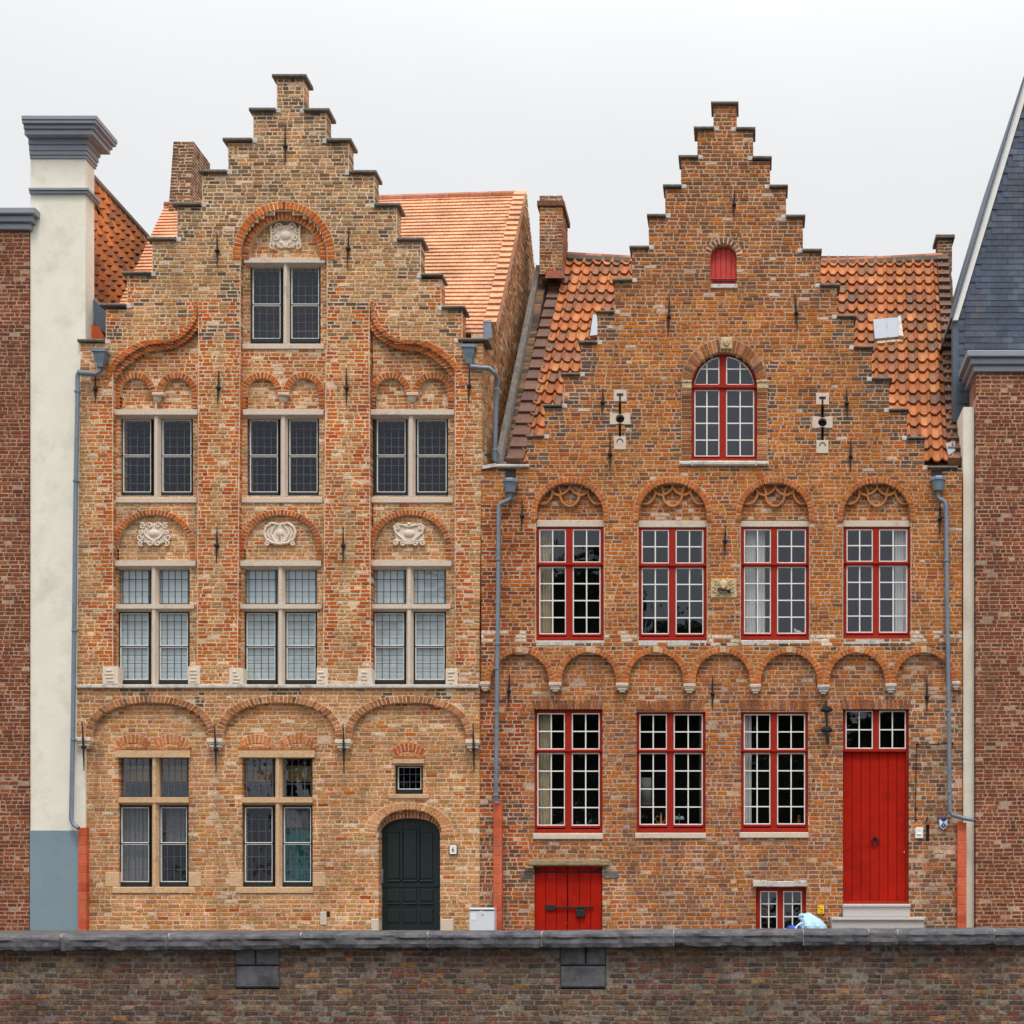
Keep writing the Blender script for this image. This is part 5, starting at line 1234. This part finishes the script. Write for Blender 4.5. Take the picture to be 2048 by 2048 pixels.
# ================================================================== curtains and things behind the panes
def curtain(label, px0, px1, py0, py1, y, m, waves, amp=.02, group='curtains behind the window panes'):
    mb = MB(); n = max(10, waves * 8); ph = R.uniform(0, 6); fr_ = []
    for i in range(n + 1):
        t = i / n
        fr_.append((fx(px0 + (px1 - px0) * t, y), y + amp * math.sin(t * waves * 6.283 + ph) + amp * .4 * math.sin(t * waves * 13 + ph)))
    for (yo) in (0, .004):
        mb.add([(a, b + yo, fz(py1, y)) for a, b in fr_] + [(a, b + yo, fz(py0, y)) for a, b in fr_], [(i, i + 1, n + 2 + i, n + 1 + i) for i in range(n)])
    return tag(mb.build('curtain', M[m], None, True), label, 'curtain', group)
yG = dG + .16
curtain('grey pleated curtain in the lower ground window nearest the cream building', 238, 300, 1610, 1765, yG + .03, 'grey', 7)
curtain('short grey curtain right of the mullion in the window nearest the cream building', 334, 374, 1612, 1690, yG + .06, 'grey', 5)
curtain('thin grey sheer above the teal cloth left of the green door', 562, 624, 1610, 1655, yG + .03, 'grey', 6, .015)
curtain('teal green cloth hung low behind the sandy house second ground window', 563, 624, 1655, 1772, yG + .05, 'teal', 5, .02)
yS = .03 + .07 + .14
curtain('beige striped curtain in the upper red window nearest the left downpipe', 1077, 1103, 1058, 1272, yS + .02, 'beige', 4)
curtain('white sheer curtain pair in the upper red window right of the carved plaque', 1489, 1512, 1060, 1272, yS + .02, 'sheer', 4)
curtain('narrower white sheer next to the mullion of the upper window right of the plaque', 1516, 1530, 1060, 1272, yS + .03, 'sheer', 2)
curtain('grey-white sliver of curtain in the upper red window left of the carved plaque', 1402, 1408, 1060, 1150, yS + .02, 'sheer', 1)
curtain('long white sheer in the upper red window nearest the right downpipe', 1789, 1815, 1058, 1268, yS + .02, 'sheer', 4)
yS2 = dR + .07 + .14
curtain('beige curtain in the ground-floor red window above the cellar doors', 1076, 1100, 1424, 1652, yS2 + .02, 'beige', 4)
curtain('pale curtain strip in the ground-floor red window nearest the red door', 1489, 1503, 1424, 1650, yS2 + .02, 'sheer', 2)
curtain('thin lilac-grey curtain edge at right of the ground-floor window with the kettle', 1399, 1406, 1430, 1650, yS2 + .03, 'grey', 1)
def prop(name, label, cat, mb, m): return tag(mb.build(name, M[m], None, True), label, cat)
mb = MB(); mb.box(fx(1281, yS2), fx(1303, yS2), yS2 + .02, yS2 + .03, fz(1610, yS2), fz(1555, yS2)); prop('grey_board', 'plain grey board leaning behind the panes of the kettle window', 'board', mb, 'grey')
yk = yS2 - .03; zk = fz(1652, yk)
mb = MB(); cx = fx(1322, yk); mb.lathe([(.034,0),(.035,.01),(.026,.07),(.02,.14),(.014,.17),(.01,.19),(.012,.2),(.003,.215)], (cx, yk + .04, zk), 14); mb.tube([(cx + .03, yk + .04, zk + .05), (cx + .055, yk + .04, zk + .08), (cx + .065, yk + .04, zk + .15)], [.01,.007,.005], 6); mb.tube([(cx - .02, yk + .04, zk + .15), (cx - .06, yk + .04, zk + .16), (cx - .1, yk + .04, zk + .12), (cx - .06, yk + .04, zk + .06), (cx - .025, yk + .04, zk + .04)], .006, 6)
prop('coffee_pot', 'tall polished brass coffee pot on the ground-floor window sill', 'pot', mb, 'brass')
lm = thing('table_lamp', 'small lamp with two pale aqua glass shades on the sill beside the brass pot', 'lamp', (fx(1358, yk), yk + .04, zk))
mb = MB(); cx = fx(1358, yk); mb.lathe([(.03,0),(.028,.01),(.006,.02),(.006,.19),(.002,.2)], (cx, yk + .04, zk), 10); mb.build('stand', M['brass'], lm)
for s_ in (-1, 1):
    mb = MB(); mb.lathe([(.012,.16),(.03,.145),(.04,.12),(.038,.105)], (cx + s_ * .042, yk + .04, zk), 12); mb.build('lamp_shade', M['aqua'], lm)
yk = yS - .03; zk = fz(1268, yk); cx = fx(1592, yk)
mb = MB(); mb.tube([(cx - .035, yk + .03, zk + .085), (cx - .02, yk + .03, zk + .08), (cx - .01, yk + .03, zk + .05), (cx + .03, yk + .03, zk + .035), (cx + .09, yk + .03, zk + .03)], [.006,.02,.02,.035,.008], 8); mb.tube([(cx - .01, yk + .03, zk + .03), (cx - .01, yk + .03, zk)], .006, 5)
prop('bird_figurine', 'white bird figurine on the sill of an upper red window', 'figurine', mb, 'wht')
yk = yS2 - .03; zk = fz(1650, yk); cx = fx(1598, yk)
mb = MB(); mb.lathe([(.035,0),(.04,.03),(.028,.08),(.022,.1),(.03,.125),(.024,.15),(.004,.16)], (cx, yk + .03, zk), 12); prop('clay_figurine', 'small brown clay figurine on the sill of the window nearest the red door', 'figurine', mb, 'wood')
# roller blinds seen through the upper leaded lights
for (a, b, lab) in ((240, 374, 'ochre roller blind behind upper lights of the sandy house leftmost ground window'), (486, 622, 'ochre roller blind behind upper lights of the sandy house second ground window')):
    mb = MB(); mb.box(fx(a, yG), fx(b, yG), yG + .12, yG + .13, fz(1560, yG), fz(1530, yG)); mb.tube([P(a, 1562, yG + .12), P(b, 1562, yG + .12)], .012, 8); tag(mb.build('roller_blind', M['ochre']), lab, 'blind')
# ================================================================== quay, street, canal
def structure(o): o['kind'] = 'structure'; return o
def sheet(name, x0, x1, y0, y1, z, m):
    mb = MB(); mb.add([(x0, y0, z), (x1, y0, z), (x1, y1, z), (x0, y1, z)], [(0, 1, 2, 3)]); return structure(mb.build(name, M[m]))
sheet('street', -40, 40, -4.7, .9, 0.0, 'street'); sheet('ground', -400, 400, .9, 600, -.02, 'street'); sheet('far_bank_ground', -400, 400, -500, -34, -.02, 'street'); sheet('canal_water', -400, 400, -34, -4.6, -1.75, 'water')
QW = thing('quay_wall', 'low canal quay wall of dark brick with bluestone coping blocks', 'wall', (fx(1000), -4.8, -1))
dq = -5.0; dc = -5.14
mb = MB()
QP = [(1120,1212),(470,560)]
def palQ(x, z, k, da, db, L):
    px = fx_inv(x, dq)
    if R.random() < .1: return None
    return quayp() if R.random() < .97 else jit(c8(160, 112, 66))
qz0, qz1 = -1.9, fz(1882, dq)
field(mb, dq, None, (qz0, qz1), minus(lambda z: [(-16.0, 8.0)], *[(lambda a, b: (lambda z: [(fx(a, dq), fx(b, dq))] if z > -.62 else []))(a, b) for a, b in QP]), palQ, vary(mQ, .18), ch=.066, st=.18, rough=.007, dep=.3, jt=.018)
mb.build('brick_face', M['quay'], QW)
for a, b in QP:
    m_ = (a + b) / 2 + R.uniform(-6, 6)
    for (p, q, z0, z1) in ((a, m_, -.34, qz1), (m_, b, -.34, qz1), (a, b, -.62, -.34)):
        m1 = MB(); m1.box(fx(p, dq) + .006, fx(q, dq) - .006, dq - .02, dq + .3, z0 + .005, z1 - .005, ch=.02); m1.build('pier_stone', M['coping'], QW)
joints = [-800, -560, -300, -90, 120, 336, 600, 854, 1083, 1347, 1607, 1738, 1796, 1990, 2300]
def rough_block(mb, x0, x1, y0, y1, za, zb, seed):
    """weathered coping block: chipped and wavy"""
    n = max(6, int((x1 - x0) / .035)); sec = []
    prof = [(y1, 0), (y0 + .03, 0), (y0, .05), (y0 - .012, .28), (y0 - .004, .5), (y0 - .012, .66), (y0 + .004, .80), (y0 + .06, .93), (y0 + .2, 1.0), (y1, 1.0)]
    for i in range(n + 1):
        t = i / n; x = x0 + (x1 - x0) * t; zt = za[1] + (zb[1] - za[1]) * t; zl = za[0] + (zb[0] - za[0]) * t
        e = .012 * (1 if 0 < i < n else 3)
        row = []
        for j, (yy, h) in enumerate(prof):
            k = noise.noise(Vector((x * 5 + seed, h * 7, seed))); k2 = noise.noise(Vector((x * 16 + seed, h * 15, seed * 2)))
            low = (.035 * max(0, noise.noise(Vector((x * 2.3, seed, 0)))) + .012 * k2) if h < .06 else 0
            row.append((x + (0 if 0 < i < n else .004 * k), yy + (.016 * k + .006 * k2 if j not in (0, len(prof) - 1) else 0) + (.012 if i in (0, n) and 0 < j < 8 else 0), zl + (zt - zl) * h + .008 * k + low))
        sec.append(row)
    m_ = len(prof); vs = [p for r in sec for p in r]; fs = []
    for i in range(n):
        for j in range(m_): 
            k = (j + 1) % m_; fs.append((i * m_ + j, (i + 1) * m_ + j, (i + 1) * m_ + k, i * m_ + k))
    fs += [tuple(reversed(range(m_))), tuple(range(n * m_, (n + 1) * m_))]
    mb.add(vs, [tuple(reversed(f)) for f in fs])
for i in range(len(joints) - 1):
    a, b = joints[i] + .8, joints[i + 1] - .8
    top = lambda p: 1867.5 - max(-200, min(2100, p - 120)) * 10.5 / 1800; bot = lambda p: 1902 - max(-200, min(2100, p - 120)) * 11 / 1800
    dz = R.uniform(-.006, .006)
    mb = MB(); rough_block(mb, fx(a, dc), fx(b, dc), dc, dc + .55, (fz(bot(a), dc) + dz, fz(top(a), dc) + dz), (fz(bot(b), dc) + dz, fz(top(b), dc) + dz), i * 3.7)
    mb.build('coping_stone', M['coping'], QW)
m1 = MB()
for j in joints: m1.box(fx(j - 1.2, dc), fx(j + 1.2, dc), dc + .025, dc + .5, fz(bot(j), dc) + .02, fz(top(j), dc) - .006)
m1.build('joint_mortar', M['sill'], QW)
# trees on the far bank behind the viewer (they are what the panes reflect)
def tree(x, y, h, seed, label):
    rr_ = random.Random(seed); t = thing('tree', label, 'tree', (x, y, 0), 'trees on the far canal bank')
    mb = MB(); mb.tube([(x, y, 0), (x + .1, y, h * .25), (x - .1, y + .1, h * .5), (x, y, h * .8)], [.24, .18, .13, .05], 8)
    for i in range(9):
        a = rr_.uniform(0, 6.28); z = h * rr_.uniform(.3, .7); l = h * rr_.uniform(.15, .3); mb.tube([(x, y, z), (x + l * .6 * math.cos(a), y + l * .6 * math.sin(a), z + l * .5), (x + l * math.cos(a), y + l * math.sin(a), z + l * .9)], [.08, .05, .02], 6)
    mb.build('trunk', M['bark'], t)
    mb = MB(); cl = []
    for i in range(60):
        a = rr_.uniform(0, 6.28); q = rr_.random() ** .6; z = rr_.uniform(.28, .97); w = h * .27 * math.sin(math.pi * min(1, (z - .2) / .82)) ** .7
        cl.append((x + w * q * math.cos(a), y + w * q * math.sin(a), h * z, h * rr_.uniform(.07, .12)))
    for (cx, cy, cz, r) in cl:  # leaf clumps
        for k in range(130):
            v = Vector((rr_.gauss(0, 1), rr_.gauss(0, 1), rr_.gauss(0, .8))).normalized() * r * rr_.random() ** .4; s_ = rr_.uniform(.16, .28)
            a = Vector((rr_.gauss(0, 1), rr_.gauss(0, 1), rr_.gauss(0, 1))).normalized(); b = a.orthogonal().normalized(); p = Vector((cx, cy, cz)) + v
            mb.add([tuple(p - a * s_), tuple(p + b * s_ * .6), tuple(p + a * s_), tuple(p - b * s_ * .6)], [(0, 1, 2, 3)])
    mb.build('crown', M['leaf'], t)
for (x, h, s_, lab) in ((-16, 10.5, 1, 'broad leafy tree at the far left of the opposite bank'), (-11.5, 12, 2, 'tall leafy tree second from left on the opposite bank'), (-7, 13.4, 3, 'tallest leafy tree on the opposite bank'), (-2.6, 11, 4, 'mid-height leafy tree on the opposite bank'), (1.6, 9.4, 5, 'shorter leafy tree on the opposite bank'), (6, 8.2, 6, 'smallest leafy tree at the right of the opposite bank'), (10.5, 9, 7, 'leafy tree furthest right on the opposite bank')):
    tree(x, -36 + (s_ % 3) * .8, h, s_, lab)
# ================================================================== camera and daylight
cam = bpy.data.cameras.new('camera'); co = bpy.data.objects.new('camera', cam); C.objects.link(co)
co.location = (0, -D, ZE); co.rotation_euler = (math.radians(90), 0, 0)
cam.sensor_width = 36; cam.lens = 36 * S * D / 2048; cam.shift_x = -(XV - 1024) / 2048; cam.shift_y = (YV - 1024) / 2048; cam.clip_end = 2000
scene.camera = co
EL_, AZ = 63, 14            # overcast: broad soft sun from the front, a little right
w = bpy.data.worlds.new('World'); scene.world = w; w.use_nodes = True
n, l = w.node_tree.nodes, w.node_tree.links
bg = n['Background']; bg.inputs['Strength'].default_value = .1
sky = n.new('ShaderNodeTexSky'); sky.sky_type = 'NISHITA'; sky.sun_disc = False; sky.sun_elevation = math.radians(EL_); sky.sun_rotation = math.radians(180 - AZ)
tc = n.new('ShaderNodeTexCoord'); sp = n.new('ShaderNodeSeparateXYZ'); l.new(tc.outputs['Generated'], sp.inputs[0])
# overcast cloud deck: brighter towards the zenith, faint mottling
mr = n.new('ShaderNodeMapRange'); mr.interpolation_type = 'SMOOTHSTEP'; mr.inputs['From Min'].default_value = .40; mr.inputs['From Max'].default_value = 1; mr.inputs['To Min'].default_value = SKY_LO; mr.inputs['To Max'].default_value = SKY_HI; l.new(sp.outputs['Z'], mr.inputs['Value'])
ns = n.new('ShaderNodeTexNoise'); ns.inputs['Scale'].default_value = 2.6; ns.inputs['Detail'].default_value = 5; l.new(tc.outputs['Generated'], ns.inputs['Vector'])
m2 = n.new('ShaderNodeMapRange'); m2.inputs['From Min'].default_value = .3; m2.inputs['From Max'].default_value = .7; m2.inputs['To Min'].default_value = .945; m2.inputs['To Max'].default_value = 1.03; l.new(ns.outputs['Fac'], m2.inputs['Value'])
mu = n.new('ShaderNodeMath'); mu.operation = 'MULTIPLY'; l.new(mr.outputs[0], mu.inputs[0]); l.new(m2.outputs[0], mu.inputs[1])
cb = n.new('ShaderNodeCombineColor'); 
for i, k in enumerate((.985, .99, 1.0)):
    q = n.new('ShaderNodeMath'); q.operation = 'MULTIPLY'; q.inputs[1].default_value = k; l.new(mu.outputs[0], q.inputs[0]); l.new(q.outputs[0], cb.inputs[i])
mx = n.new('ShaderNodeMix'); mx.data_type = 'RGBA'; mx.inputs['Factor'].default_value = .92; l.new(sky.outputs[0], mx.inputs['A']); l.new(cb.outputs[0], mx.inputs['B']); l.new(mx.outputs['Result'], bg.inputs['Color'])
sl = bpy.data.lights.new('sun', 'SUN'); sl.energy = SUN; sl.angle = math.radians(11); sl.color = (1, .96, .9)
so = bpy.data.objects.new('sun', sl); C.objects.link(so)
e, a = math.radians(EL_), math.radians(AZ)
dv = Vector((math.cos(e) * math.sin(a), -math.cos(e) * math.cos(a), math.sin(e)))   # towards the sun
so.rotation_euler = dv.to_track_quat('Z', 'Y').to_euler(); so.location = (0, -30, 40)
vs = scene.view_settings; vs.view_transform = 'Standard'; vs.look = 'None'; vs.exposure = EXPO; vs.gamma = 1; vs.use_curve_mapping = False
